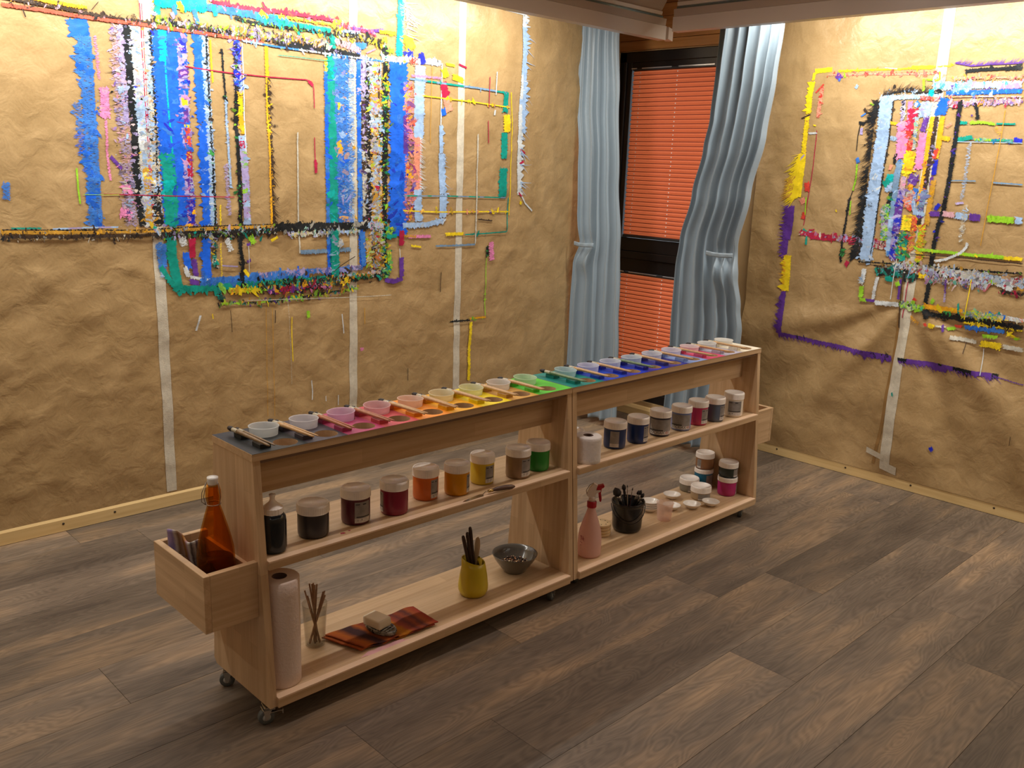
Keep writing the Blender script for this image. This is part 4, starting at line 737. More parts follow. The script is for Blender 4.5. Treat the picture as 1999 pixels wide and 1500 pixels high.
('R',[(-1.64,0.873),(-1.63,0.839)],0.012,'vm',{'A':0.0024,'B':0.0024}),
('R',[(-1.616,0.856),(-1.579,0.867)],0.0149,'l',{'A':0.005,'y':0.1}),
('R',[(-1.585,0.876),(-1.552,0.876)],0.0123,'rm',{}),
('R',[(-1.799,0.89),(-1.754,0.86)],0.0178,'o',{'y':0.5}),
('R',[(-1.351,0.878),(-1.299,0.857)],0.0116,'y',{'y':0.2,'D':(16,0.0091,'ly',1.5)}),
('R',[(-1.596,0.819),(-1.543,0.817),(-1.477,0.813)],0.0199,'G',{'A':0.0025,'B':0.0025,'y':0.1}),
('R',[(-1.46,0.811),(-1.367,0.812)],0.0291,'y',{'A':0.0097,'B':0.0048,'y':0.2}),
('R',[(-1.359,0.813),(-1.272,0.809)],0.0214,'G',{'A':0.0024,'B':0.0024,'y':0.1}),
('R',[(-1.522,0.806),(-1.524,0.75)],0.0033,'K',{}),
('R',[(-1.441,0.789),(-1.431,0.662)],0.0036,'w',{'y':0.2}),
('R',[(-1.542,1.106),(-1.543,1.02),(-1.545,0.912)],0.0046,'y',{}),
('R',[(-1.613,0.258),(-1.6,0.24)],0.0158,'d',{}),
('R',[(-1.828,0.5),(-1.822,0.479)],0.0079,'t',{}),
('R',[(-1.255,0.404),(-1.255,0.359)],0.0026,'K',{})]
# ------------------------------------------------------------------ room shell
fl = MB().box(XB, XR+.0, YB, YL, -.06, -.004)
floor = struct('floor', fl, plain('subfloor', (.03, .025, .02), .9, var=.1))
random.seed(5)
butts = {1: [2.455], 2: [1.595], 3: [2.765], 4: [1.96], 0: [3.32], -1: [1.5], 5: [3.3]}
pieces = []
for k in range(-10, 11):
    y0, y1 = 1.165+.245*k, 1.165+.245*(k+1)
    y0, y1 = max(y0, YB), min(y1, YL)
    if y1-y0 < .01: continue
    kk = k+1
    base = butts.get(kk, [random.uniform(0, 1.5)])[0]
    xs = [XB]; x = base-1.5*6
    while x < XR:
        if x > XB+.05: xs.append(x)
        x += 1.5
    xs = [q for q in xs if q < XR-.05]+[XR]
    for a, b in zip(xs[:-1], xs[1:]): pieces.append((a, b, y0, y1))
for a, b, y0, y1 in pieces:
    g = .0004
    o = MB().box(a+g, b-g, y0+g, y1-g, -.004, 0, bev=.0006).build('plank', plank_m, floor)
struct('ceiling', MB().box(XB, XR, YB, YL, HC, HC+.08), ceil_wood)
kraft_plain = plain('kraft_coloured_wall', (.42, .28, .13), .55, var=.08, vscale=6)
struct('wall_left', MB().box(XB-.1, XR+.15, YL, YL+.12, 0, HC), kraft_plain)
wr_ = MB()
WY0, WY1, WZ0, WZ1 = 2.86, 3.795, .10, 2.245
wr_.box(XR, XR+.15, YB-.1, WY0, 0, HC); wr_.box(XR, XR+.15, WY1, YL, 0, HC)
wr_.box(XR, XR+.15, WY0, WY1, 0, WZ0); wr_.box(XR, XR+.15, WY0, WY1, WZ1, HC)
wall_r = struct('wall_right', wr_, kraft_plain)
for i, (a, b) in enumerate(((2.25, 2.305), (2.305, 2.36), (2.36, 2.43), (2.43, 2.5))):
    MB().box(XR-.018-.002*(i % 2), XR, 2.75, 3.798, a+.001, b-.001, bev=.0015).build('wood_board', panel_wood, wall_r)
struct('wall_near', MB().box(XB-.1, XR+.15, YB-.1, YB, 0, HC), kraft_plain)
struct('wall_behind', MB().box(XB-.1, XB, YB, YL, 0, HC), kraft_plain)

# baseboards
def base_prof(): return [(0, .002), (.024, .002), (.024, .052), (.016, .066), (.008, .071), (0, .071)]
bl = MB().prism([(YL-d, z) for d, z in base_prof()], XB, XR-.024)
baseboard_l = struct('baseboard_left', bl, pine)
br_ = MB().prism([(XR-d, z) for d, z in base_prof()], YB, YL-.0, axis=1)
baseboard_r = struct('baseboard_right', br_, pine_y)
screw_m = plain('dark_screw', (.05, .035, .02), .5, metal=.3)
for x in (1.14, 1.35, -.2, 2.6, 3.6):
    sm(MB()).lathe([(.005, -.0015), (.005, .0006), (.001, .001)], 10, Matrix.Translation((x, YL-.0245, .035)) @ Matrix.Rotation(PI/2, 4, 'X')).build('screw', screw_m, baseboard_l)
for y in (3.25, 2.44, 2.03, 1.68, 1.28, .8):
    sm(MB()).lathe([(.005, -.0015), (.005, .0006), (.001, .001)], 10, Matrix.Translation((XR-.0245, y, .036)) @ Matrix.Rotation(-PI/2, 4, 'Y')).build('screw', screw_m, baseboard_r)

# ------------------------------------------------------------------ crumpled paper on both walls
def wr_l(u, z):
    h = .006*noise.noise(Vector((u*1.6, z*1.6, 3)))+.0030*noise.noise(Vector((u*4.5+2, z*5.5, 9)))+.0034*(1-abs(noise.noise(Vector((u*5, z*5, 31))))*3)+.0011*(1-abs(noise.noise(Vector((u*14, z*14, 77))))*3)
    if u < 2.2:     # diagonal folds at the left end
        k = max(0, min(1, (2.3-u)/1.4))*max(0, min(1, (1.5-z)/.35))*max(0, min(1, (z-.1)/.3))
        t = z*1.0-u*.42
        h += k*.010*noise.noise(Vector((u*.8, t*5.2, 12)))+k*.003*(1-abs(noise.noise(Vector((u*2.2+5, t*9, 17))))*3)
    return h
def wr_r(u, z):
    h = .006*noise.noise(Vector((u*1.7+40, z*1.7, 3)))+.0026*noise.noise(Vector((u*5, z*5.5, 9)))+.0032*(1-abs(noise.noise(Vector((u*5+7, z*5, 31))))*3)+.0010*(1-abs(noise.noise(Vector((u*14, z*14, 77))))*3)
    du, dz = u+1.825, .98-z         # folds fan out from the taped seam
    if dz > -.05:
        r = math.hypot(du, max(dz, 0)); a = math.atan2(du, max(dz, .001))
        k = max(0, min(1, (dz+.05)/.35))*min(1, r/.25)
        s = 1 if du > 0 else 1.15
        h += k*(.017*math.sin(a*8.5*s+1.0+.9*noise.noise(Vector((r*3, a*2, 4))))+.004*math.sin(a*21+r*4))
        h += k*.0028*noise.noise(Vector((r*10, a*5, 20)))*min(1, dz*1.4)
        if z < .26: h += .008*max(0, (.26-z)/.2)*noise.noise(Vector((u*9, z*2, 60)))
    return h
def edge_damp(z): return min(1, max(0, (z-.055)/.12))
def surf(w, u, z, off=0.0):
    if w == 'L':
        return (u, YL-.018-off-(wr_l(u, z)*edge_damp(z)), z)
    return (XR-.026-off-(wr_r(u, z)*edge_damp(z)), -u, z)
def paper(w, u0, u1, lift, parent):
    mb = sm(MB()); step = .016
    nu = max(2, int((u1-u0)/step)); nv = int((2.46-.055)/step)
    mb.grid(lambda a, b: surf(w, u0+(u1-u0)*a, .055+(2.46-.055)*b, lift), nu, nv)
    return mb.build('paper_sheet', kraft, parent, world=True)
pl = thing('painted_paper_wall', 'crumpled brown kraft paper covered in painted frames on the long left wall', 'paper', (1.6, YL-.02, .055))
for i, (a, b) in enumerate(((XB, 1.612), (1.598, 2.12), (2.105, 2.59), (2.57, 3.28), (3.265, 4.545))): paper('L', a, b, .0004*(i % 2), pl)
pr = thing('painted_paper_wall', 'crumpled brown kraft paper with painted frames on the right wall beyond the curtains', 'paper', (XR-.02, 1.82, .055))
for i, (a, b) in enumerate(((-2.74, -1.815), (-1.83, -.4), (-.42, 1.24))): paper('R', a, b, .0004*(i % 2), pr)
tape_m = plain('masking_tape', (.60, .55, .44), .6, bump=.5, bscale=260, var=.10, vscale=60)
clear_m = plain('brown_packing_tape', (.30, .17, .06), .25, var=.08)
def tape(w, pts, wd, m, parent, off=.0016, seed=0):
    mb = sm(MB())
    def P(a, b):
        k = b*(len(pts)-1); i = min(int(k), len(pts)-2); t = k-i
        u = pts[i][0]*(1-t)+pts[i+1][0]*t; z = pts[i][1]*(1-t)+pts[i+1][1]*t
        return surf(w, u+(a-.5)*wd+.0015*noise.noise(Vector((z*7, seed, a))), z, off)
    n = int(sum(math.dist(p, q) for p, q in zip(pts[:-1], pts[1:]))/.014)
    mb.grid(P, 4, n); return mb.build('tape_strip', m, parent, world=True)
tape('L', [(1.606, .07), (1.604, 1.2), (1.601, 2.44)], .046, tape_m, pl)
tape('L', [(2.578, .07), (2.583, 1.2), (2.587, 2.44)], .046, tape_m, pl, seed=2)
tape('L', [(3.275, .07), (3.27, 1.2), (3.260, 2.44)], .046, tape_m, pl, seed=3)
tape('R', [(-1.822, .09), (-1.822, 1.2), (-1.816, 2.44)], .052, tape_m, pr, seed=4, off=.0022)
tape('R', [(-1.885, .10), (-1.858, .35), (-1.852, .9)], .018, clear_m, pr, seed=5)
hz = sm(MB()); hz.grid(lambda a, b: surf('R', -1.93+.10*a, .150+.03*b-.018*a, .003), 6, 2); hz.build('tape_strip', tape_m, pr, world=True)
hz = sm(MB()); hz.grid(lambda a, b: surf('R', -1.845+.085*a, .085+.045*b-.018*a, .004), 6, 3); hz.build('tape_strip', tape_m, pr, world=True)

PAL = dict(k=(.012, .015, .018), K=(.055, .035, .025), b=(.012, .13, .78), B=(.045, .20, .66), d=(.015, .025, .50), c=(.34, .50, .76), w=(.62, .67, .70),
           t=(.004, .30, .24), T=(.0, .48, .50), g=(.05, .33, .08), l=(.30, .62, .03), y=(.88, .66, .02), o=(.85, .42, .02), O=(.55, .29, .04), r=(.66, .06, .04), R=(.72, .10, .06),
           m=(.42, .015, .06), p=(.80, .25, .50), P=(.62, .36, .42), s=(.82, .30, .20), v=(.12, .04, .30), V=(.40, .34, .62), u=(.18, .30, .46), G=(.56, .54, .46))
def stroke(idx, w, pts, wd, cols, o):
    rnd = random.Random(idx*7+3)
    V = []; F = []; CO = []; UV = []; DR = []
    lay = .0022+.000022*idx
    pts = [Vector(p) for p in pts]
    seg = [(q-p).length for p, q in zip(pts[:-1], pts[1:])]; tot = sum(seg)
    ds = .005 if tot < .6 else .007
    n = max(3, int(tot/ds)); dry = o.get('y', 0); A = o.get('A', 0)*1.3; Bt = o.get('B', 0)*1.3
    # sample the centre line
    cen = []; acc = 0; i = 0
    for k in range(n+1):
        d = tot*k/n
        while i < len(seg)-1 and d > acc+seg[i]: acc += seg[i]; i += 1
        t = min(1, max(0, (d-acc)/max(seg[i], 1e-6))); p = pts[i].lerp(pts[i+1], t)
        cen.append((p, (pts[i+1]-pts[i]).normalized()))
    def teeth(ln):
        out = [0.0]*(n+1)
        if ln <= 0: return out
        k = 0
        while k <= n:
            m = max(2, int(rnd.uniform(.5, 1.9)*(.008+ln*.45)/ds)); h = ln*rnd.choice((.15, .3, .5, .7, 1, 1))*rnd.uniform(.6, 1.1); pk = rnd.uniform(.15, .85)
            for j in range(m):
                if k+j > n: break
                t = j/m; out[k+j] = h*(t/pk if t < pk else (1-t)/(1-pk))
            k += m
        return out
    ta, tb = teeth(A), teeth(Bt)
    cur = PAL[cols[0]]; left = 0; rowc = []
    for k in range(n+1):
        if left <= 0: cur = PAL[rnd.choice(cols)] if len(cols) > 1 else PAL[cols[0]]; left = rnd.randint(4, 16)
        left -= 1; rowc.append(cur)
    span = wd+A+Bt; nc = max(1, int(math.ceil(span/.009))) + 1
    base = len(V)
    for k, (p, d) in enumerate(cen):
        nrm = Vector((d.y, -d.x))      # towards side A
        e = wd*.10+min(.0012, wd*.1); endt = 1
        ha = (wd*(.54 if wd > .012 else .47)+e*(.6*noise.noise(Vector((k*.3, idx, 0)))+.7*noise.noise(Vector((k*.93, idx, 9))))+ta[k])*endt; hb = (wd*(.54 if wd > .012 else .47)+e*(.6*noise.noise(Vector((k*.3, idx, 5)))+.7*noise.noise(Vector((k*.93, idx, 3))))+tb[k])*endt
        jt = 1+.10*noise.noise(Vector((k*.2, idx*1.7, 2)))
        for c in range(nc+1):
            s = -hb+(ha+hb)*c/nc; q = p+nrm*s
            if k in (0, n): q = q+d*(-1 if k == 0 else 1)*min(wd, .03)*.55*noise.noise(Vector((s*160, idx, k)))
            V.append(surf(w, q.x, q.y, lay)); CO.append((rowc[k][0]*jt, rowc[k][1]*jt, rowc[k][2]*jt, 1)); UV.append((tot*k/n, s))
            DR.append(max(dry, ((.62 if (Bt if c == 0 else A) > 0 else .32) if c in (0, nc) else (.12 if c in (1, nc-1) else -.1)))+(.15 if dry and c in (0, nc) else 0) if wd > .007 else dry-.1)
    if True:
        for k in (0, n):
            for c in range(nc+1): DR[base+k*(nc+1)+c] = max(DR[base+k*(nc+1)+c], .45)
    for k in range(n):
        for c in range(nc):
            a = base+k*(nc+1)+c; F.append((a, a+1, a+nc+2, a+nc+1))
    def dab(cx, cy, ax, bx, ang, col, lift):
        rnd_dry = rnd.choice((-.1, .1, .3, .45))
        b0 = len(V); ca, sa = math.cos(ang), math.sin(ang); m = 9
        for j in range(m):
            t = 2*PI*j/m; rr = rnd.uniform(.35, 1.35)
            x = ax*math.cos(t)*rr; y = bx*math.sin(t)*rr
            V.append(surf(w, cx+x*ca-y*sa, cy+x*sa+y*ca, lay+lift)); CO.append((*col, 1)); UV.append((cx+x, cy+y)); DR.append(rnd_dry)
        F.append(tuple(range(b0, b0+m)))
    if 'D' in o:
        nd, ds_, pal, spr = o['D']
        for j in range(nd):
            p, d = cen[rnd.randint(0, n)]; nrm = Vector((d.y, -d.x))
            s = rnd.gauss(0, .38)*(wd/2+max(A, Bt)*.4)*spr*1.15
            sz = ds_*(.30+1.1*rnd.random()**2.2); an = math.atan2(nrm.y, nrm.x)+rnd.gauss(0, .6)
            q = p+nrm*s+d*rnd.uniform(-.005, .005)
            pc = PAL[rnd.choice(pal)]; bk = PAL[rnd.choice(cols)]; mix_ = rnd.choice((0, .2, .45, .6)); gg = rnd.uniform(.75, 1.1)
            dab(q.x, q.y, sz*rnd.uniform(.7, 1.6), sz*rnd.uniform(.3, .8), an, tuple((a_*(1-mix_)+b_*mix_)*gg for a_, b_ in zip(pc, bk)), .0002+.0000009*j)
    if 'H' in o:
        nh, hl, side, hc, lean = o['H']; sg = 1 if side == 'A' else -1
        for j in range(nh):
            p, d = cen[rnd.randint(0, n)]; nrm = Vector((d.y, -d.x))*sg
            ln = hl*rnd.uniform(.3, 1.1); dr = (nrm+d*(lean+rnd.gauss(0, .25))).normalized(); wv = rnd.uniform(.0006, .0018)*(hl/.04 if hl > .04 else 1)
            b0 = len(V); st = p+nrm*wd*.3; pd = Vector((-dr.y, dr.x))
            m = 5; bend = rnd.uniform(-.2, .2)*ln
            for k in range(m+1):
                t = k/m; c = st+dr*ln*t+pd*bend*t*t; hw = wv*(1-t)+.0002
                for sgn in (-1, 1):
                    q = c+pd*hw*sgn; V.append(surf(w, q.x, q.y, lay+.0006+.000002*j)); CO.append((*PAL[hc], 1)); UV.append((t, sgn*.01)); DR.append(-1)
            for k in range(m): F.append((b0+2*k, b0+2*k+1, b0+2*k+3, b0+2*k+2))
    par = pl if w == 'L' else pr
    off = par.location
    me = bpy.data.meshes.new('paint_stroke'); me.from_pydata([(a-off[0], b-off[1], c-off[2]) for a, b, c in V], [], F)
    ca = me.color_attributes.new('Col', 'FLOAT_COLOR', 'POINT'); ca.data.foreach_set('color', [x for c in CO for x in c])
    if True:
        da = me.attributes.new('Dry', 'FLOAT', 'POINT'); da.data.foreach_set('value', DR)
    uvl = me.uv_layers.new(name='UVMap'); li = [0]*len(me.loops); me.loops.foreach_get('vertex_index', li)
    uvl.data.foreach_set('uv', [x for i in li for x in UV[i]])
    me.materials.append(paint_wet)
    ob = bpy.data.objects.new('paint_stroke', me); C.objects.link(ob); ob.parent = par
ci = {'L': 0, 'R': 0}
for w, pts, wd, cols, o in STROKES:
    stroke(ci[w], w, pts, wd, cols, o); ci[w] += 1

# ------------------------------------------------------------------ window with pleated blinds
black_f = plain('black_window_frame', (.012, .009, .008), .30, var=.15, vscale=8)
alu = plain('aluminium_rail', (.75, .76, .78), .25, metal=.7)
win = MB()
win.box(XR+.01, XR+.13, WY1-.055, WY1, WZ0, WZ1, bev=.003); win.box(XR+.01, XR+.13, WY0, WY0+.06, WZ0, WZ1, bev=.003)
win.box(XR+.01, XR+.13, WY0, WY1, WZ1-.06, WZ1, bev=.003); win.box(XR+.01, XR+.13, WY0, WY1, WZ0, WZ0+.06, bev=.003)
win.box(XR+.005, XR+.13, WY0, WY1, 1.00, 1.045, bev=.003)
window = struct('window_1', win, black_f)
def sash(z0, z1):
    s = MB(); t = .045
    s.box(XR+.02, XR+.075, WY1-.09, WY1-.05, z0, z1, bev=.003); s.box(XR+.02, XR+.075, WY0+.055, WY0+.10, z0, z1, bev=.003)
    s.box(XR+.02, XR+.075, WY0+.10, WY1-.09, z1-(t if z1 > 1.5 else .084), z1, bev=.003); s.box(XR+.02, XR+.075, WY0+.10, WY1-.09, z0, z0+(.084 if z1 > 1.5 else .145), bev=.003)
    return s.build('window_sash', black_f, window)
s_up = sash(1.045, WZ1-.055); s_lo = sash(WZ0+.055, 1.00)
gm, N, Lk, p = newmat('window_glass'); setp(p, rough=.02, alpha=.12); p.inputs['Base Color'].default_value = (.9, .95, .95, 1)
MB().box(XR+.09, XR+.096, WY0+.06, WY1-.055, 1.05, WZ1-.06).build('window_pane', gm, window)
MB().box(XR+.09, XR+.096, WY0+.06, WY1-.055, WZ0+.06, 1.0).build('window_pane', gm, window)
bm_, N, Lk, p = newmat('coral_pleated_fabric'); p.inputs['Base Color'].default_value = (.60, .15, .075, 1); setp(p, rough=.8)
tr = N.new('ShaderNodeBsdfTranslucent'); tr.inputs[0].default_value = (.95, .22, .07, 1); mxs = N.new('ShaderNodeMixShader'); mxs.inputs[0].default_value = .42
Lk.new(p.outputs[0], mxs.inputs[1]); Lk.new(tr.outputs[0], mxs.inputs[2]); Lk.new(mxs.outputs[0], N['Material Output'].inputs[0])
bead_m = plain('white_cord_hole', (.9, .9, .88), .5)
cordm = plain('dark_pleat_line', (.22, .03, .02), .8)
def blind(name, z0, z1, n, label):
    t = thing(name, label, 'blind', (XR+.03, 3.4, z0))
    y0, y1 = WY0+.105, 3.692
    f = MB(); vs = []; fs = []
    for i in range(2*n+1):
        z = z0+(z1-z0)*i/(2*n); x = XR+.030-(.011 if i % 2 else 0)
        vs += [(x, y0, z), (x, y1, z)]
    fs = [(2*i, 2*i+1, 2*i+3, 2*i+2) for i in range(2*n)]
    f.add(vs, fs); f.build('pleated_fabric', bm_, t, world=True)
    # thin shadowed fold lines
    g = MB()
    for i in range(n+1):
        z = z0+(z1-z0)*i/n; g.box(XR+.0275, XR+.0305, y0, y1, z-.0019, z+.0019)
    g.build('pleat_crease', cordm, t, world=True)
    h = MB()
    for yy in (3.635, 3.36, 3.09):
        for i in range(n):
            z = z0+(z1-z0)*(i+.5)/n; h.box(XR+.0165, XR+.020, yy-.0028, yy+.0028, z-.0035, z+.0035, bev=.001)
    h.build('cord_hole', bead_m, t, world=True)['kind'] = 'stuff'
    for zz, q in ((z1+.008, .014), (z0-.009, .016)):
        MB().box(XR+.012, XR+.034, y0, y1, zz-q/2, zz+q/2, bev=.002).build('blind_rail', plain('rail_dark', (.03, .03, .03), .35), t, world=True)
    for a, b in ((3.70, 3.66), (3.62, 3.40), (3.35, 3.10)):
        MB().box(XR+.009, XR+.012, b, a, z1+.010, z1+.0165).build('rail_highlight', alu, t, world=True)
    return t
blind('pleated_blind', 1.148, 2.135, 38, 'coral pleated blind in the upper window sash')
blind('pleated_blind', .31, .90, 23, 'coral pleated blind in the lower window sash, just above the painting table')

# ------------------------------------------------------------------ curtains
cf, N, Lk, p = newmat('grey_blue_curtain'); setp(p, rough=.42, sheen=.25, spec=.45)
tc = N.new('ShaderNodeTexCoord'); n = N.new('ShaderNodeTexNoise'); n.inputs['Scale'].default_value = 14; n.inputs['Detail'].default_value = 3; n.inputs['Distortion'].default_value = .8
Lk.new(tc.outputs['Object'], n.inputs['Vector']); b = N.new('ShaderNodeBump'); b.inputs['Strength'].default_value = .25; b.inputs['Distance'].default_value = .004
Lk.new(n.outputs['Fac'], b.inputs['Height']); Lk.new(b.outputs[0], p.inputs['Normal']); p.inputs['Base Color'].default_value = (.255, .325, .385, 1)
def interp(tab, z):
    if z <= tab[0][0]: return tab[0][1]
    for (a, va), (b, vb) in zip(tab[:-1], tab[1:]):
        if z <= b:
            t = (z-a)/(b-a); t = t*t*(3-2*t); return va+(vb-va)*t
    return tab[-1][1]
def curtain(label, ltab, rtab, nf, seed, tie, ztie, flare, xc):
    """ltab/rtab: left and right edge (Y) by height; nf folds; tie: (s0,s1) share of the width gathered at ztie"""
    t = thing('curtain', label, 'curtain', (xc, (ltab[-1][1]+rtab[-1][1])/2, .03), group=None)
    rnd = random.Random(seed); ph = [rnd.uniform(.7, 1.3) for _ in range(nf)]
    cum = [0]
    for q in ph: cum.append(cum[-1]+q)
    tot = cum[-1]; amp = [rnd.uniform(.6, 1.2) for _ in range(nf+1)]
    def fold(s):
        x = s*tot; i = 0
        while i < nf-1 and x > cum[i+1]: i += 1
        return (i+(x-cum[i])/ph[i]), amp[i]
    z0, z1 = .035, 2.42
    def fn(a, b):
        z = z0+(z1-z0)*b
        yl, yr = interp(ltab, z), interp(rtab, z)
        g = math.exp(-((z-ztie)/.055)**2)      # gathering at the tie
        s = a
        inside = 1 if tie[0] <= s <= tie[1] else 0
        k, am = fold(s)
        k += .16*noise.noise(Vector((s*3, z*.9, seed)))
        A = .026*am*(1-.45*g*inside)*(.75+.25*math.tanh((2.35-z)*2))
        below = 1 if z < ztie else 0
        x = xc+A*math.sin(2*PI*k)+.005*noise.noise(Vector((s*16, z*1.6, seed)))*(1-g)
        x += .010*noise.noise(Vector((s*6, z*1.6, seed+9)))
        y = yl+(yr-yl)*s+.006*math.sin(2*PI*k+1.2)
        if inside: # pulled out below the tie
            x -= flare*math.exp(-((z-ztie+.10)/.07)**2)*math.sin(PI*(s-tie[0])/(tie[1]-tie[0]))*.6
            x += .018*g
        return (x, y, z)
    m = sm(MB()); m.grid(fn, nf*20, 150)
    o = m.build('curtain_panel', cf, t, world=True)
    so = o.modifiers.new('thick', 'SOLIDIFY'); so.thickness = .0016
    # side hem
    # tie-back band
    bnd = sm(MB())
    def tb(a, b):
        s = tie[0]+(tie[1]-tie[0])*a; y = interp(ltab, ztie)+(interp(rtab, ztie)-interp(ltab, ztie))*s
        return (xc-.040-.012*math.sin(PI*a)+.002*math.sin(a*19), y, ztie-.012+.024*b-.004*math.sin(PI*a))
    bnd.grid(tb, 30, 3); bo = bnd.build('tieback', cf, t, world=True); so = bo.modifiers.new('thick', 'SOLIDIFY'); so.thickness = .004
    # header tape
    hd = sm(MB())
    hd.grid(lambda a, b: (fn(a, 1)[0]-.004, fn(a, 1)[1], 2.36+.05*b), nf*10, 2); hd.build('curtain_header', cf, t, world=True)
    return t
XC = 4.19
curtain('grey-blue curtain tied back left of the window, in the room corner', [(0, 3.775), (.35, 3.77), (.70, 3.765), (.96, 3.755), (1.10, 3.722), (1.3, 3.738), (1.63, 3.755), (1.93, 3.785), (2.36, 3.78)],
        [(0, 3.33), (.48, 3.346), (.75, 3.365), (1.13, 3.389), (1.49, 3.423), (1.92, 3.459), (2.31, 3.495)], 5, 3, (0, .47), 1.10, .05, XC)
curtain('grey-blue curtain tied back right of the window, beside the painted right wall', [(0, 2.99), (.54, 2.979), (.75, 2.984), (1.03, 2.984), (1.18, 2.97), (1.43, 2.914), (1.67, 2.866), (1.83, 2.841), (2.08, 2.83), (2.28, 2.823)],
        [(0, 2.54), (.40, 2.54), (.73, 2.527), (.86, 2.548), (1.02, 2.581), (1.14, 2.606), (1.45, 2.552), (1.75, 2.499), (2.02, 2.473), (2.27, 2.456)], 6, 8, (.55, 1), 1.13, .06, XC)

# ------------------------------------------------------------------ valances that hide the strip lights
val_a = plain('taupe_lacquer', (.58, .48, .39), .35, var=.04, vscale=3)
val_b = plain('taupe_lacquer_dark', (.38, .28, .20), .4, var=.06, vscale=3)
val_c = plain('pale_rail', (.62, .52, .41), .3)
val_g = plain('brushed_metal_strip', (.20, .24, .21), .25, metal=.6)
def valance(label, axis, a0, a1, pos, sgn, chamfer, loc):
    """axis 0: runs along x at y=pos; axis 1: runs along y at x=pos; sgn: direction from wall to room"""
    t = thing('light_valance', label, 'valance', loc)
    def pr_(name, poly, m, s0=0, s1=0):
        mb = MB(); mb.prism([(pos+sgn*d, z) for d, z in poly], a0+s0, a1-s1, axis); return mb.build(name, m, t, world=True)
    lb = pr_('lower_board', [(0, 2.200), (0, 2.266), (-.02, 2.266), (-.02, 2.206), (-.05, 2.206), (-.05, 2.200)], val_a)
    pr_('step_board', [(.002, 2.2665), (.006, 2.300), (-.016, 2.300), (-.016, 2.2665)], val_b, 0, chamfer*.2)
    pr_('metal_strip', [(-.004, 2.3005), (-.004, 2.312), (-.012, 2.312), (-.012, 2.3005)], val_g, 0, chamfer*.5)
    pr_('pale_rail', [(.012, 2.312), (.014, 2.328), (-.01, 2.328), (-.01, 2.312)], val_c, 0, chamfer)
    pr_('upper_board', [(.006, 2.3285), (.05, 2.40), (.05, 2.405), (.0, 2.405), (-.01, 2.3285)], val_b, 0, chamfer)
    pr_('top_box', [(.055, 2.4055), (.055, 2.498), (-.05, 2.498), (-.05, 2.4055)], val_a, 0, chamfer)
    return t
v1 = valance('long taupe light valance above the left painted wall, ending at the window corner', 0, XB, 3.965, 3.0, -1, .06, (1.4, 3.0, 2.2))
# butt end of the left lower board, cut at a slant
MB().prism([(3.965, 2.985), (3.965, 3.02), (4.03, 3.05), (4.05, 3.02)], 2.204, 2.262, 2).build('end_cap', val_a, v1, world=True)
v2 = valance('taupe light valance above the right painted wall, running from the window corner', 1, YB, 2.80, 3.745, -1, .03, (3.745, 1.2, 2.2))
v3 = valance('taupe light valance above the near wall behind the camera', 0, XB, 3.7, -.45, 1, .0, (1.4, -.45, 2.2))
v4 = valance('taupe light valance above the wall behind the camera, left side', 1, -.4, 2.9, -.45, 1, .0, (-.45, 1.2, 2.2))
# ------------------------------------------------------------------ the two-part painting table
chrome = plain('chrome', (.55, .55, .54), .2, metal=1); rubber = plain('grey_rubber', (.09, .10, .10), .55); dark_pl = plain('dark_plastic', (.02, .02, .02), .4)
CUPX = [1.216+.1297*k for k in range(9)]+[2.467+.1335*k for k in range(9)]
CY = 2.224
SLOT = [('black', (.012, .016, .018)), ('charcoal', (.05, .04, .055)), ('magenta', (.42, .04, .13)), ('rose red', (.56, .07, .08)), ('orange', (.85, .28, .01)), ('golden yellow', (.86, .42, .0)),
        ('lemon yellow', (.88, .68, .0)), ('ochre', (.60, .32, .06)), ('green', (.09, .55, .03)), ('teal', (.0, .22, .19)), ('cobalt blue', (.006, .05, .50)), ('royal blue', (.01, .03, .46)),
        ('deep blue', (.008, .02, .38)), ('indigo', (.03, .03, .26)), ('pale blue', (.22, .33, .66)), ('pink', (.62, .06, .16)), ('lilac', (.42, .40, .52)), ('cream white', (.78, .72, .58))]
SM = [plain('paint_'+n_.replace(' ', '_'), c, .45, bump=.15, bscale=60, var=.18, vscale=18) for n_, c in SLOT]
SMD = [plain('block_'+n_.replace(' ', '_'), tuple(q*.82 for q in c), .4, var=.15, vscale=40) for n_, c in SLOT]
TY0, TY1, ZT = 2.074, 2.300, .787
def holed(mb, x0, x1, holes, z0, z1, wall=True):
    """slab with round holes, as strips of quads around each hole"""
    bm = bmesh.new(); n = 28
    def ring(pts): return [bm.verts.new((x, y, z1)) for x, y in pts]
    outer = ring([(x0, TY0), (x1, TY0), (x1, TY1), (x0, TY1)]); es = [bm.edges.new((outer[i], outer[(i+1) % 4])) for i in range(4)]
    for hx, hy, r in holes:
        h = ring([(hx+r*math.cos(2*PI*i/n), hy+r*math.sin(2*PI*i/n)) for i in range(n)])
        es += [bm.edges.new((h[i], h[(i+1) % n])) for i in range(n)]
    bmesh.ops.triangle_fill(bm, edges=es, use_beauty=True)
    for f in bm.faces:
        if f.normal.z < 0: f.normal_flip()
    g = bmesh.ops.extrude_face_region(bm, geom=bm.faces[:])
    for v in [e for e in g['geom'] if isinstance(e, bmesh.types.BMVert)]: v.co.z = z0
    return mb.bm(bm)
def side_profile(): return [(2.020, .062), (2.335, .062), (2.350, .078), (2.298, .767), (2.076, .767)]
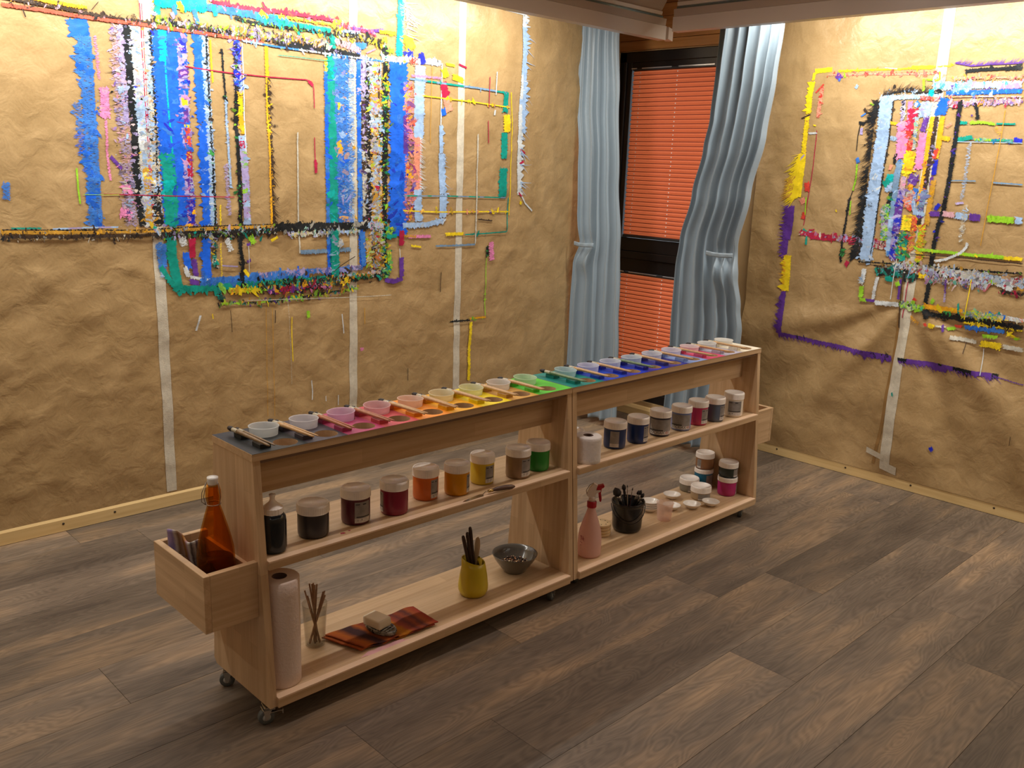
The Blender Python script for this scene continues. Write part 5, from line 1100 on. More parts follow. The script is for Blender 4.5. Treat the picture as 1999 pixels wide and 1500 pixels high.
def caster():
    c = {}
    pl_ = MB().box(-.022, .022, -.018, .018, .054, .058, bev=.001); pl_.lathe([(.010, .044), (.012, .054)], 16)
    fk = MB()
    for s in (-1, 1): fk.prism([(-.012+.012, .050), (.012+.012, .050), (.004+.014, .016), (-.004+.014, .016)], s*.0125-.001, s*.0125+.001, axis=1)
    fk.box(-.010, .026, -.0135, .0135, .045, .050, bev=.001)
    Mx = Matrix.Translation((.014, 0, .0225)) @ Matrix.Rotation(PI/2, 4, 'X')
    wh = sm(MB()).lathe([(.012, -.009), (.0215, -.009), (.0225, -.006), (.0225, .006), (.0215, .009), (.012, .009)], 28, Mx)
    hub = sm(MB()).lathe([(.003, -.0105), (.0115, -.0095), (.0115, .0095), (.003, .0105)], 20, Mx)
    br = MB().box(-.030, .006, -.0125, .0125, .036, .038); br.box(-.032, -.029, -.0125, .0125, .026, .040); br.box(-.030, -.008, -.0125, -.0105, .028, .038)
    return pl_, fk, wh, hub, br
def add_caster(root, x, y, rz, brake):
    pl_, fk, wh, hub, br = caster(); M = Matrix.Translation((x, y, 0)) @ Matrix.Rotation(rz, 4, 'Z')
    def tr(mb):
        mb.v = [tuple(M @ Vector(p)) for p in mb.v]; return mb
    c = tr(pl_).build('caster', chrome, root, world=True)
    tr(fk).build('fork', chrome, c, world=True); tr(wh).build('wheel', rubber, c, world=True); tr(hub).build('wheel_hub', plain('hub_grey', (.40, .41, .40), .35), c, world=True)
    if brake: tr(br).build('brake_lever', chrome, c, world=True)
def trolley(label, x0, x1, slots, cx, casters, box, boxlabel):
    t = thing('painting_table', label, 'table', ((x0+x1)/2, 2.18, 0))
    TH = .022
    for a in (x0, x1-TH): MB().prism(side_profile(), a, a+TH).build('side_panel', wood_z, t, world=True)
    # shelves
    MB().box(x0+TH, x1-TH, 2.043, 2.322, .462, .487, bev=.0008).build('middle_shelf', wood_x, t, world=True)
    MB().box(x0+TH, x1-TH, 2.012, 2.335, .060, .090, bev=.0008).build('bottom_shelf', wood_x, t, world=True)
    lit_edge_m = plain('beech_lit_edge_%d' % slots[0], (.80, .58, .40), .4, var=.05, vscale=12)  # light along the shelf fronts, put into a paler wood colour
    for ya, za in ((2.0428, .4865), (2.0118, .0895)): MB().box(x0+TH+.0003, x1-TH-.0003, ya, ya+.024, za-.004, za+.0012, bev=.0004).build('lit_shelf_edge', lit_edge_m, t, world=True, label='front strip coloured paler, as if lit from above')
    MB().box(x0+TH, x1-TH, 2.147, 2.165, .645, .767, bev=.0008).build('apron', wood_x, t, world=True)
    # top board with two rows of round holes; the front row is partly empty
    hl = []
    for k in slots: hl += [(CUPX[k], CY, .0395), (CUPX[k]+.009, 2.122, .0335)]
    top = holed(MB(), x0-.002, x1+.002 if box > 0 else x1, hl, .767, ZT).build('table_top', wood_x, t, world=True)
    MB().box(x0+TH, x1-TH, 2.084, 2.146, .7555, .7668).build('added_under_board', plain('shaded_brown_board', (.20, .125, .085), .6), t, world=True, label='added brown board seen through the empty holes, stops light falling through')  # added board, keeps lamp light in the holes from reaching the apron
    xs = [x0-.001]+[CUPX[a]-.078 for a in slots[1:]]+[x1+.001 if box > 0 else x1]
    for i, k in enumerate(slots):
        holed(MB(), xs[i], xs[i+1], [(CUPX[k], CY, .0398), (CUPX[k]+.009, 2.122, .034)], ZT-.0002, ZT+.0006).build('painted_field', SM[k], top, world=True, label=SLOT[k][0]+' painted field')
        for ya, yb in ((2.208, 2.250), (2.103, 2.148)): MB().box(CUPX[k]-.0775, CUPX[k]-.045, ya, yb, ZT, .800, bev=.0012).build('brush_rest', SMD[k], top, world=True, label=SLOT[k][0]+' brush rest block')
    # open box screwed to the outer side
    b0, b1 = (x0-.153, x0) if box < 0 else (x1, x1+.153)
    ZB0, ZB1, Y0, Y1, w = .325, .487, 2.066, 2.372, .018
    bx = MB().box(b0+w, b1-.0005, Y0+w, Y1-w, ZB0+.004, ZB0+.012).build('side_box', wood_x, t, world=True, label=boxlabel)
    oa, ob = (b0, b0+w) if box < 0 else (b1-w, b1)
    MB().box(oa, ob, Y0, Y1, ZB0, ZB1, bev=.001).build('box_board', wood_y, bx, world=True)
    ia, ib = (b0+w, b1) if box < 0 else (b0, b1-w)
    for y in (Y0, Y1-w): MB().box(ia, ib, y, y+w, ZB0, ZB1, bev=.001).build('box_board', wood_x, bx, world=True)
    pa, pb = (b1-.012, b1-.0005) if box < 0 else (b0+.0005, b0+.012)
    MB().box(pa, pb, Y0+w, Y1-w, ZB0+.02, ZB1-.02).build('box_board', wood_y, bx, world=True)
    for x, y, rz, brk in casters: add_caster(t, x, y, rz, brk)
    return t
tabA = trolley('left half of the pale beech painting table, black to green paint stations on top', 1.10, 2.345, list(range(9)), None, [(1.118, 2.050, 2.9, True), (1.125, 2.29, 2.6, False), (2.250, 2.046, .4, False), (2.27, 2.29, 2.4, False)], -1, 'small open box fixed to the left end')
tabB = trolley('right half of the beech painting table, teal to white paint stations on top', 2.350, 3.613, list(range(9, 18)), None, [(2.43, 2.08, 1.2, False), (2.43, 2.29, 2.0, False), (3.53, 2.050, .5, False), (3.53, 2.29, 1.0, False)], 1, 'small open box fixed to the right end')
# stains on the shelf edges
st_p = plain('pink_paint_stain', (.72, .40, .42), .5, var=.15, vscale=30); st_m = plain('crimson_paint_spot', (.30, .01, .04), .5)
def blot(x, y, z, rx, ry, m, parent, seed, name='paint_stain', h=.0004):
    rnd = random.Random(seed); n = 22
    pts = [(x+rx*math.cos(2*PI*i/n)*rnd.uniform(.6, 1.2), y+ry*math.sin(2*PI*i/n)*rnd.uniform(.6, 1.2)) for i in range(n)]
    mb = MB(); mb.prism(pts, z, z+h, 2); mb.build(name, m, parent, world=True)
blot(1.51, 2.042, .090, .09, .018, st_p, tabA, 3); blot(1.385, 2.085, .487, .008, .006, st_m, tabA, 4); blot(1.41, 2.09, .487, .004, .003, st_m, tabA, 5)
blot(3.05, 2.054, .487, .20, .006, st_p, tabB, 8)

# ------------------------------------------------------------------ cups at each paint station
TINT = {'black': (.80, .84, .84), 'charcoal': (.82, .80, .84), 'magenta': (.84, .52, .74), 'rose red': (.88, .50, .52), 'orange': (.90, .66, .48), 'golden yellow': (.86, .80, .46), 'lemon yellow': (.82, .84, .46), 'ochre': (.84, .80, .74),
        'green': (.62, .82, .52), 'teal': (.50, .76, .80), 'cobalt blue': (.70, .74, .92), 'royal blue': (.70, .78, .90), 'deep blue': (.66, .78, .84), 'indigo': (.78, .80, .90), 'pale blue': (.82, .74, .84), 'pink': (.90, .74, .76), 'lilac': (.84, .84, .80), 'cream white': (.86, .86, .82)}
def frost(name, col, a=.72, rough=.35):
    m, N, Lk, p = newmat(name); p.inputs['Base Color'].default_value = (*col, 1); setp(p, rough=rough, spec=.45)
    tl = N.new('ShaderNodeBsdfTranslucent'); tl.inputs[0].default_value = (*col, 1); mx = N.new('ShaderNodeMixShader'); mx.inputs[0].default_value = .45
    Lk.new(p.outputs[0], mx.inputs[1]); Lk.new(tl.outputs[0], mx.inputs[2])
    tp = N.new('ShaderNodeBsdfTransparent'); tp.inputs[0].default_value = (*[min(1, q*1.1) for q in col], 1); m2 = N.new('ShaderNodeMixShader'); m2.inputs[0].default_value = 1-a
    Lk.new(mx.outputs[0], m2.inputs[1]); Lk.new(tp.outputs[0], m2.inputs[2]); Lk.new(m2.outputs[0], N['Material Output'].inputs[0])
    return m
cup_prof = [(.001, .0), (.033, .0), (.0342, .002), (.0388, .030), (.0408, .0515), (.0425, .052), (.0430, .0540), (.0420, .0550), (.0404, .0540), (.0376, .030), (.0328, .0035), (.001, .003)]
# paint in the cups
for k, cxp in enumerate(CUPX):
    nm, col = SLOT[k]
    c = thing('plastic_cup', f'translucent plastic cup in the table hole at the {nm} paint station', 'cup', (cxp, CY, ZT+.025-.055), group='translucent cups along the table top', rot=(math.radians(random.uniform(-2, 2)), math.radians(random.uniform(-2, 2)), 0))
    sm(MB()).lathe(cup_prof, 36, cap=False).build('cup_wall', frost('frosted_'+nm.replace(' ', '_'), tuple(q*.55+.86*.45 for q in TINT[nm]), .90), c)
    sm(MB()).lathe([(.001, .005), (.0325, .005), (.0355, .022), (.001, .022)], 24, cap=False).build('rinse_water', frost('water_'+nm.replace(' ', '_'), tuple((a+b)/2 for a, b in zip(TINT[nm], col)), .55, .1), c)

# ------------------------------------------------------------------ brushes
bamboo = plain('bamboo', (.56, .34, .15), .42, var=.18, vscale=60); bamboo_r = plain('bamboo_red_stained', (.42, .15, .07), .42, var=.2, vscale=60); bamboo_g = plain('bamboo_green_stained', (.16, .24, .12), .42, var=.3, vscale=50)
bamboo_d = plain('bamboo_dark_stained', (.26, .17, .09), .42, var=.35, vscale=50)
hairm = plain('dark_bristle', (.014, .010, .012), .6, bump=.5, bscale=400); ferr = plain('quill_ferrule', (.50, .45, .33), .3, var=.3, vscale=150); ferr_s = plain('steel_ferrule', (.5, .5, .5), .25, metal=.8)
blackh = plain('black_lacquer_handle', (.012, .010, .012), .25); redh = plain('dark_red_handle', (.12, .03, .03), .3); woodh = plain('pale_wood_handle', (.55, .42, .28), .4)
def brush_parts(L_, r, hm, fm, bm2, parent, fat=1.0, bl=.026):
    h = sm(MB()).lathe([(.0008, 0), (r*.42, .001), (r*.55, .010), (r*.78, L_*.35), (r, L_*.72), (r*1.02, L_*.76)], 12); h.build('handle', hm, parent)
    f = sm(MB()).lathe([(r*1.05, L_*.75), (r*1.12, L_*.76), (r*.95, L_*.80), (r*1.10, L_*.81), (r*.95, L_*.84), (r*1.0, L_*.87)], 12); f.build('ferrule', fm, parent)
    b_ = sm(MB()).lathe([(r*.95, L_*.865), (r*1.25*fat, L_*.865+bl*.35), (r*1.0*fat, L_*.865+bl*.7), (.0006, L_*.865+bl)], 12); b_.build('bristles', bm2, parent)
def place_rod(o, a, b):
    """put an object's +Z axis along a->b"""
    a, b = Vector(a), Vector(b); o.location = a; o.rotation_mode = 'QUATERNION'; o.rotation_quaternion = (b-a).to_track_quat('Z', 'Y')
for k, cxp in enumerate(CUPX):
    nm = SLOT[k][0]
    hm = bamboo
    if k in (2, 3): hm = bamboo_r
    if k in (9, 12): hm = bamboo_g
    if k == 0: hm = bamboo_d
    jx_ = random.uniform(-.003, .003); zb = .800
    t1 = thing('paint_brush', f'thick bamboo-handled brush resting on the {nm} brush rests', 'brush', group='brushes laid across the table top')
    brush_parts(.212, .0060, hm, ferr, hairm, t1, 1.0, .030)
    place_rod(t1, (cxp-.068+jx_, 2.066, zb+.0055), (cxp-.084-jx_, 2.285, zb+.0085))
    t2 = thing('paint_brush', f'thin bamboo-handled brush lying behind the thick one on the {nm} brush rests', 'brush', group='brushes laid across the table top')
    brush_parts(.207 if k < 4 else .196, .0042, hm, ferr, hairm, t2, bl=.022)
    place_rod(t2, (cxp-.052+jx_, 2.066+(.004*(k % 3)), zb+.0040), (cxp-.067-jx_, 2.280, zb+.0055))

# ------------------------------------------------------------------ paint jars
lid_m = plain('white_plastic_lid', (.90, .84, .79), .30, var=.05, vscale=40); label_m = plain('grey_label', (.24, .22, .21), .45, var=.18, vscale=50); label_w = plain('label_white_band', (.55, .51, .48), .5, var=.2, vscale=200); ink = plain('label_ink', (.02, .02, .025), .5); ink_r = plain('label_red_ink', (.35, .02, .02), .5)
def text_pts(txt, size):
    cu = bpy.data.curves.new('tmp_text', 'FONT'); cu.body = txt; cu.size = size; cu.align_x = 'LEFT'
    ob = bpy.data.objects.new('tmp_text', cu); C.objects.link(ob)
    dg = bpy.context.evaluated_depsgraph_get(); me = bpy.data.meshes.new_from_object(ob.evaluated_get(dg))
    v = [tuple(x.co) for x in me.vertices]; f = [tuple(p_.vertices) for p_ in me.polygons]
    bpy.data.objects.remove(ob); bpy.data.curves.remove(cu); bpy.data.meshes.remove(me)
    return v, f
def cyl_patch(r, a0, a1, z0, z1, n=12, t=.0003):
    mb = sm(MB()); mb.grid(lambda a, b: (r*math.cos(a0+(a1-a0)*a), r*math.sin(a0+(a1-a0)*a), z0+(z1-z0)*b), n, 1); return mb
def bent_text(txt, size, r, a0, z):
    v, f = text_pts(txt, size); mb = MB()
    mb.add([(r*math.cos(a0+x/r), r*math.sin(a0+x/r), z+y) for x, y, _ in v], f); return mb
jar_mats = {}
def jar(label, loc, col, lab=None, h=.102, r=.0435, group=None, big=False, lh=.027, txt=True, name='paint_jar', rim=True, low=1.0):
    t = thing(name, label, 'paint jar', loc, group=group)
    if col not in jar_mats: jar_mats[col] = plain('jar_%d' % len(jar_mats), col, .28, var=.07, vscale=25, spec=.5)
    hb = h-lh
    sm(MB()).lathe([(.001, .002), (r*.72, .002), (r*.80, 0), (r*.93, .0012), (r*.985, .007), (r, .016), (r, hb-.004), (r*.97, hb), (r*.93, hb+.004), (.001, hb+.004)], 44, cap=False).build('jar_body', jar_mats[col], t)
    z = hb+.001
    lid = MB(); lid.lathe([(r*1.035, z), (r*1.045, z+.001), (r*1.035, z+.002), (r*1.035, z+lh-.006), (r*1.02, z+lh-.0025)], 88, rib=(1, 3, .0007), cap=False)
    lid.smooth = True; lid.lathe([(r*1.02, z+lh-.0025), (r*1.0, z+lh-.0005), (r*.97, z+lh), (r*.93, z+lh-.0006), (r*.91, z+lh-.003), (.001, z+lh-.003)], 44, cap=False)
    lid.smooth = False; lid.lathe([(r*1.035, z), (r*.9, z)], 44, cap=False)
    lid.build('lid', lid_m, t)
    if lab:
        a0, a1 = math.radians(lab[0]), math.radians(lab[1]); z0, z1 = hb*.12, hb*.92
        lb = cyl_patch(r+.0004, a0, a1, z0, z1).build('paper_label', label_m, t)
        cyl_patch(r+.0007, a0, a1, z0, z0+(z1-z0)*.22).build('label_band', label_w, lb)
        if big:
            b1 = bent_text('SOCRIAX', .0155, r+.0011, a0+.06, z0+.0035); b1.build('lettering', ink, lb)
            b2 = bent_text('•01', .0155, r+.0011, a0+.06+.0665/r, z0+.0035); b2.build('lettering', ink_r, lb)
            cyl_patch(r+.0010, a0, a0+.55*(a1-a0), z0+(z1-z0)*.26, z0+(z1-z0)*.33).build('printed_bar', ink, lb)
        elif txt:
            cyl_patch(r+.0010, a0+.1*(a1-a0), a0+.95*(a1-a0), z0+(z1-z0)*.26, z0+(z1-z0)*.31, 8).build('printed_bar', ink, lb)
            bent_text('V · F  :', .0095, r+.0011, a0+.15, z0+.005).build('lettering', ink, lb)
            cyl_patch(r+.0010, a0+.06*(a1-a0), a0+.30*(a1-a0), z1-.008, z1-.0055, 6).build('printed_bar', ink, lb)
            cyl_patch(r+.0010, a0+.48*(a1-a0), a0+.7*(a1-a0), z1-.009, z1-.0055, 6).build('printed_bar', ink, lb)
    return t
ZM, ZL = .4872, .0902
G1, G2 = 'paint jars on the left middle shelf', 'paint jars on the right middle shelf'
# angles: the camera sees roughly the side facing -135 degrees
jar('dark grey paint jar beside the black squeeze bottle', (1.316, 2.134, ZM), (.035, .030, .034), None, .098, .0450, G1)
jar('dark maroon paint jar with a grey label, second jar from the left', (1.467, 2.140, ZM), (.085, .010, .022), (-128, -60), .108, .0435, G1)
jar('crimson red paint jar between the maroon and the orange jar', (1.602, 2.128, ZM), (.22, .010, .035), (-212, -178), .106, .0430, G1)
jar('bright orange paint jar with a grey label at its right edge', (1.756, 2.165, ZM), (.62, .135, .02), (-104, -60), .104, .0415, G1)
jar('golden orange-yellow paint jar between the orange and lemon jars', (1.864, 2.135, ZM), (.60, .25, .0), (-80, -30), .104, .0415, G1)
jar('lemon yellow paint jar with a grey label, behind the palette knife', (2.000, 2.160, ZM), (.62, .45, .03), (-116, -64), .102, .0410, G1)
jar('taupe brown paint jar with a grey label, left of the green one', (2.140, 2.128, ZM), (.25, .155, .085), (-116, -50), .106, .0430, G1)
jar('bright green paint jar next to the right side panel', (2.252, 2.140, ZM), (.02, .24, .03), None, .102, .0420, G1)
jar('white-lidded jar half hidden behind the toilet roll', (2.475, 2.175, ZM), (.30, .28, .26), None, .098, .043, G2)
jar('dark navy paint jar with a label on its left side, next to the toilet roll', (2.683, 2.138, ZM), (.012, .03, .11), (-165, -118), .106, .0435, G2, txt=False)
jar('plain navy blue paint jar with a label at its right edge', (2.812, 2.126, ZM), (.010, .03, .13), (-108, -60), .106, .0425, G2)
jar('near-black paint jar covered by a wide grey lettered label', (2.966, 2.131, ZM), (.02, .02, .045), (-205, -60), .106, .0430, G2, big=True)
jar('lavender blue paint jar with a wide grey lettered label', (3.106, 2.125, ZM), (.16, .20, .42), (-205, -85), .104, .0420, G2, big=True)
jar('raspberry pink paint jar on the right middle shelf', (3.235, 2.130, ZM), (.48, .03, .11), (-122, -58), .106, .0420, G2)
jar('slate grey-blue paint jar next to the cream one', (3.345, 2.118, ZM), (.085, .105, .15), (-112, -52), .106, .0425, G2)
hj = jar('cream white paint jar with a grey label, last jar at the right end', (3.483, 2.110, ZM), (.74, .66, .56), (-178, -96), .108, .0430, G2)
# squeeze bottle of black paint
t = thing('squeeze_bottle', 'tall black paint bottle with a white nozzle cap, left end of the middle shelf', 'bottle', (1.171, 2.105, ZM))
sm(MB()).lathe([(.001, 0), (.030, 0), (.034, .004), (.0365, .014), (.0365, .088), (.035, .102), (.029, .111), (.024, .114), (.001, .114)], 40, cap=False).build('bottle_body', plain('black_paint_bottle', (.006, .010, .014), .18), t)
cp = MB(); cp.lathe([(.0275, .112), (.0275, .128), (.026, .130)], 40, rib=(0, 1, .0012), cap=False)
cp.smooth = True; cp.lathe([(.026, .130), (.022, .134), (.013, .141), (.0080, .147), (.0068, .154), (.0085, .162), (.0092, .165), (.001, .1655)], 32, cap=False)
cp.build('nozzle_cap', lid_m, t)

# toilet roll
tissue = plain('white_tissue', (.72, .68, .66), .8, bump=.8, bscale=90); card = plain('cardboard_core', (.10, .055, .04), .8)
def roll(name, label, loc, r, rc, h, cat, mat_, bands=0):
    t = thing(name, label, cat, loc)
    pr_ = [(rc, .0), (r-.002, 0), (r, .002)]+[(r, h*i/8) for i in range(1, 8)]+[(r, h-.003), (r-.003, h), (rc, h)]
    sm(MB()).lathe(pr_, 48, cap=False).build('paper_layers', mat_, t)
    sm(MB()).lathe([(rc, .0), (rc, h), (rc-.0015, h), (rc-.0015, 0)], 28, cap=False).build('cardboard_core', card, t)
    return t
roll('toilet_roll', 'white toilet paper roll at the left front of the right middle shelf', (2.462, 2.086, ZM), .050, .019, .100, 'toilet roll', tissue)
kr = plain('kitchen_paper', (.70, .58, .52), .85, bump=.7, bscale=120)
roll('kitchen_roll', 'tall white kitchen paper roll standing at the left end of the bottom shelf', (1.179, 2.092, ZL), .055, .021, .322, 'paper roll', kr)

# palette knife on the shelf edge
t = thing('palette_knife', 'palette knife with brown wooden handle lying on the left middle shelf edge', 'palette knife', (1.92, 2.056, ZM))
hd = sm(MB()); hd.tube([(.028, -.004, .012), (.045, -.006, .013), (.080, -.012, .013), (.105, -.018, .011), (.116, -.020, .010)], [.0045, .0075, .0088, .0078, .0035], 12); hd.build('handle', plain('walnut_handle', (.10, .05, .035), .35, var=.2, vscale=60), t)
sm(MB()).tube([(.012, -.002, .0115), (.030, -.0045, .012)], [.0052, .0058], 12).build('brass_collar', plain('brass', (.6, .42, .16), .25, metal=.9), t)
bl_ = MB(); bl_.tube([(.013, -.002, .011), (.002, .0, .012), (-.006, .004, .003)], .0016, 8); bl_.build('bent_shank', chrome, t)
b3 = MB(); b3.prism([(-.002, .006), (-.012, .014), (-.085, .004), (-.100, -.003), (-.085, -.007), (-.012, -.006)], .0008, .0018, 2); b3.build('blade', plain('steel_blade', (.42, .38, .34), .22, metal=.9), t)

# ------------------------------------------------------------------ left bottom shelf
def glassy(name, col, a, rough=.05):
    m, N, Lk, p = newmat(name); p.inputs['Base Color'].default_value = (*col, 1); setp(p, rough=rough, spec=.6, coat=.6)
    tp = N.new('ShaderNodeBsdfTransparent'); tp.inputs[0].default_value = (*col, 1); fr = N.new('ShaderNodeLayerWeight'); fr.inputs[0].default_value = .35
    p.inputs['Base Color'].default_value = (*[q*q*.25 for q in col], 1)
    mr = N.new('ShaderNodeMapRange'); mr.inputs['To Min'].default_value = a; mr.inputs['To Max'].default_value = min(1, a+.30); Lk.new(fr.outputs['Facing'], mr.inputs['Value'])
    mx = N.new('ShaderNodeMixShader'); Lk.new(mr.outputs[0], mx.inputs[0]); Lk.new(tp.outputs[0], mx.inputs[1]); Lk.new(p.outputs[0], mx.inputs[2]); Lk.new(mx.outputs[0], N['Material Output'].inputs[0])
    return m
clear = glassy('clear_glass', (.95, .94, .91), .04)
t = thing('drinking_glass', 'clear glass of thin wooden sticks beside the kitchen roll', 'glass', (1.355, 2.197, ZL))
sm(MB()).lathe([(.001, .001), (.026, 0), (.030, .003), (.0375, .125), (.0385, .140), (.0372, .140), (.0355, .120), (.0280, .008), (.001, .007)], 36, cap=False).build('glass_wall', clear, t)
stick_m = plain('wooden_stick', (.36, .215, .125), .6, var=.2, vscale=60)
random.seed(11)
gx, gy = 1.355, 2.197
DIRR = Vector((.7125, -.7017, 0)); DIRD = Vector((.7017, .7125, 0))   # picture right / away from the camera
sticks = [(-.030, .0, .180), (-.016, .005, .200), (-.010, .012, .196), (-.004, .004, .203), (.002, -.002, .200), (.030, .005, .178), (.024, .012, .172), (-.020, -.006, .165), (.006, .008, .198), (.033, -.003, .168)]
st0 = None
for i, (ox, od, ht) in enumerate(sticks):
    a = Vector((gx, gy, ZL+.0085))-DIRR*ox*.5+DIRD*random.uniform(-.014, .014)-DIRR*random.uniform(-.004, .004); b = Vector((gx, gy, ZL+ht))+DIRR*ox*1.0+DIRD*od
    s_ = sm(MB()).tube([(0, 0, 0), (0, 0, (b-a).length)], .0026, 8).build('wooden_stick', stick_m)
    place_rod(s_, a, b); tag(s_, 'thin brown wooden stick standing in the clear glass', 'stick', 'wooden sticks in the glass')

def cloth_obj(name, label, cat, pts_fn, nu, nv, mat_, loc, thick=.004, group=None):
    mb = sm(MB()); mb.grid(pts_fn, nu, nv); t = thing(name, label, cat, loc)
    o = mb.build('woven_fabric', mat_, t, world=True); so = o.modifiers.new('thick', 'SOLIDIFY'); so.thickness = thick; so.offset = 1; return t, o
def stripes(name, cols, axis_uv=0, scale=1.0, rough=.85):
    m, N, Lk, p = newmat(name); setp(p, rough=rough, spec=.2)
    at = N.new('ShaderNodeTexCoord'); sp = N.new('ShaderNodeSeparateXYZ'); Lk.new(at.outputs['UV'], sp.inputs[0])
    nz = N.new('ShaderNodeTexNoise'); nz.inputs['Scale'].default_value = 9; Lk.new(at.outputs['UV'], nz.inputs['Vector'])
    ad = N.new('ShaderNodeMath'); ad.operation = 'MULTIPLY_ADD'; Lk.new(nz.outputs['Fac'], ad.inputs[0]); ad.inputs[1].default_value = .05; Lk.new(sp.outputs[axis_uv], ad.inputs[2])
    cr = N.new('ShaderNodeValToRGB'); cr.color_ramp.interpolation = 'LINEAR'
    e = cr.color_ramp.elements
    while len(e) < len(cols): e.new(.5)
    for i, (pos, c) in enumerate(cols): e[i].position = pos; e[i].color = (*c, 1)
    Lk.new(ad.outputs[0], cr.inputs[0]); Lk.new(cr.outputs[0], p.inputs['Base Color'])
    n = N.new('ShaderNodeTexNoise'); n.inputs['Scale'].default_value = 300; Lk.new(at.outputs['Object'], n.inputs['Vector'])
    b = N.new('ShaderNodeBump'); b.inputs['Strength'].default_value = .5; b.inputs['Distance'].default_value = .001; Lk.new(n.outputs['Fac'], b.inputs['Height']); Lk.new(b.outputs[0], p.inputs['Normal'])
    return m
def add_uv(o, nu, nv):
    me = o.data; uvl = me.uv_layers.new(name='UVMap'); li = [0]*len(me.loops); me.loops.foreach_get('vertex_index', li)
    uvl.data.foreach_set('uv', [x for i in li for x in ((i % (nu+1))/nu, (i//(nu+1))/nv)])
rust = stripes('rust_striped_cloth', [(.0, (.30, .06, .02)), (.10, (.36, .09, .01)), (.20, (.05, .018, .018)), (.28, (.045, .018, .02)), (.34, (.34, .08, .01)), (.40, (.18, .035, .02)), (.47, (.26, .07, .01)), (.55, (.40, .14, .01)), (.62, (.42, .15, .01)),
        (.67, (.30, .06, .03)), (.74, (.12, .03, .025)), (.80, (.24, .05, .02)), (.86, (.10, .03, .025)), (.92, (.30, .07, .02)), (1.0, (.28, .04, .02))])
# corners of the folded cloth (world): far left, near left, near right, far right
c0, c1, c2, c3 = Vector((1.392, 2.205)), Vector((1.44, 2.060)), Vector((1.712, 2.040)), Vector((1.715, 2.175))
def rust_fn(lift, sh):
    def f(a, b):
        p = c0.lerp(c3, a).lerp(c1.lerp(c2, a), b)
        z = ZL+.002+lift+.0035*(1+noise.noise(Vector((a*6, b*2.2, 3))))+.005*abs(math.sin(a*9+b*1.3))*(.4+.6*noise.noise(Vector((a*3, b*3, 8)))**2)
        if .44 < a < .60: z = ZL+.003+lift
        return (p.x+sh[0]+.004*noise.noise(Vector((b*5, a*2, 1))), p.y+sh[1]+.006*noise.noise(Vector((a*5, b, 4))), z)
    return f
t, o = cloth_obj('folded_cloth', 'rust orange and dark striped cloth lying folded under the stone soap dish', 'cloth', rust_fn(.006, (.004, 0)), 50, 22, rust, (1.58, 2.12, ZL), .003); add_uv(o, 50, 22)
mb = sm(MB()); mb.grid(rust_fn(.0, (-.008, .002)), 50, 22); o = mb.build('lower_fold', rust, t, world=True); add_uv(o, 50, 22); so = o.modifiers.new('thick', 'SOLIDIFY'); so.thickness = .003; so.offset = 1
# soap dish of grey marbled stone + bar of soap
stone, N, Lk, p = newmat('grey_marbled_stone'); setp(p, rough=.25, spec=.5)
tc = N.new('ShaderNodeTexCoord'); n = N.new('ShaderNodeTexNoise'); n.inputs['Scale'].default_value = 45; n.inputs['Detail'].default_value = 5; n.inputs['Distortion'].default_value = 2; Lk.new(tc.outputs['Object'], n.inputs['Vector'])
cr = N.new('ShaderNodeValToRGB'); cr.color_ramp.elements[0].position = .42; cr.color_ramp.elements[0].color = (.035, .028, .022, 1); cr.color_ramp.elements[1].position = .66; cr.color_ramp.elements[1].color = (.36, .32, .25, 1); Lk.new(n.outputs['Fac'], cr.inputs[0]); Lk.new(cr.outputs[0], p.inputs['Base Color'])
t = thing('soap_dish', 'grey marbled stone soap dish on the rust striped cloth', 'soap dish', (1.540, 2.112, ZL+.0155), rz=math.radians(-78))
sm(MB()).lathe([(.001, 0), (.042, 0), (.052, .006), (.055, .015), (.052, .020), (.046, .018), (.040, .012), (.001, .011)], 40, cap=False, sx=1.12, sy=.62).build('dish_body', stone, t)
rd = MB()
for i in range(7): rd.box(-.038+.012*i, -.034+.012*i, -.020, .020, .010, .0175, bev=.001)
rd.build('drain_rib', stone, t)
t = thing('bar_of_soap', 'cream white bar of soap lying on the stone soap dish', 'soap', (1.535, 2.122, ZL+.0345), rot=(math.radians(3), math.radians(-4), math.radians(-84)))
sb = MB(); bm = bmesh.new(); bmesh.ops.create_cube(bm, size=1)
for v in bm.verts: v.co = Vector((v.co.x*.078, v.co.y*.052, v.co.z*.030+.015))
bmesh.ops.bevel(bm, geom=bm.edges[:], offset=.006, segments=3, affect='EDGES', profile=.6); sm(sb).bm(bm); sb.build('soap_block', plain('cream_soap', (.74, .64, .48), .4, sss=.0), t)

# yellow tapered jug with knives
yel = plain('yellow_glazed_ceramic', (.55, .42, .015), .30, var=.06, vscale=10)
t = thing('ceramic_jug', 'yellow ceramic jug with slanted rim on the left bottom shelf, holding dark handles', 'jug', (1.955, 2.140, ZL), rz=math.radians(-45))
jg = sm(MB()); prof = [(.001, .001), (.032, 0), (.041, .004), (.046, .018), (.0465, .032), (.043, .060), (.038, .088), (.0345, .112)]
n = 40; vs = []; fs = []
full = prof+[(.0325, .112), (.036, .088), (.041, .060), (.043, .02), (.001, .006)]
for j, (r, z) in enumerate(full):
    for i in range(n):
        a = 2*PI*i/n; zz = z
        if z > .1: zz = z-.008*math.cos(a)            # slanted lip, pinched into a spout
        rr = r*(1+(.10*max(0, math.cos(a-PI))**4 if z > .1 else 0))
        vs.append((rr*math.cos(a), rr*math.sin(a), zz))
for j in range(len(full)-1):
    for i in range(n): k = (i+1) % n; fs.append((j*n+i, j*n+k, (j+1)*n+k, (j+1)*n+i))
jg.add(vs, fs); jg.build('jug_body', yel, t); t.scale = (1.13, 1.13, 1.13)
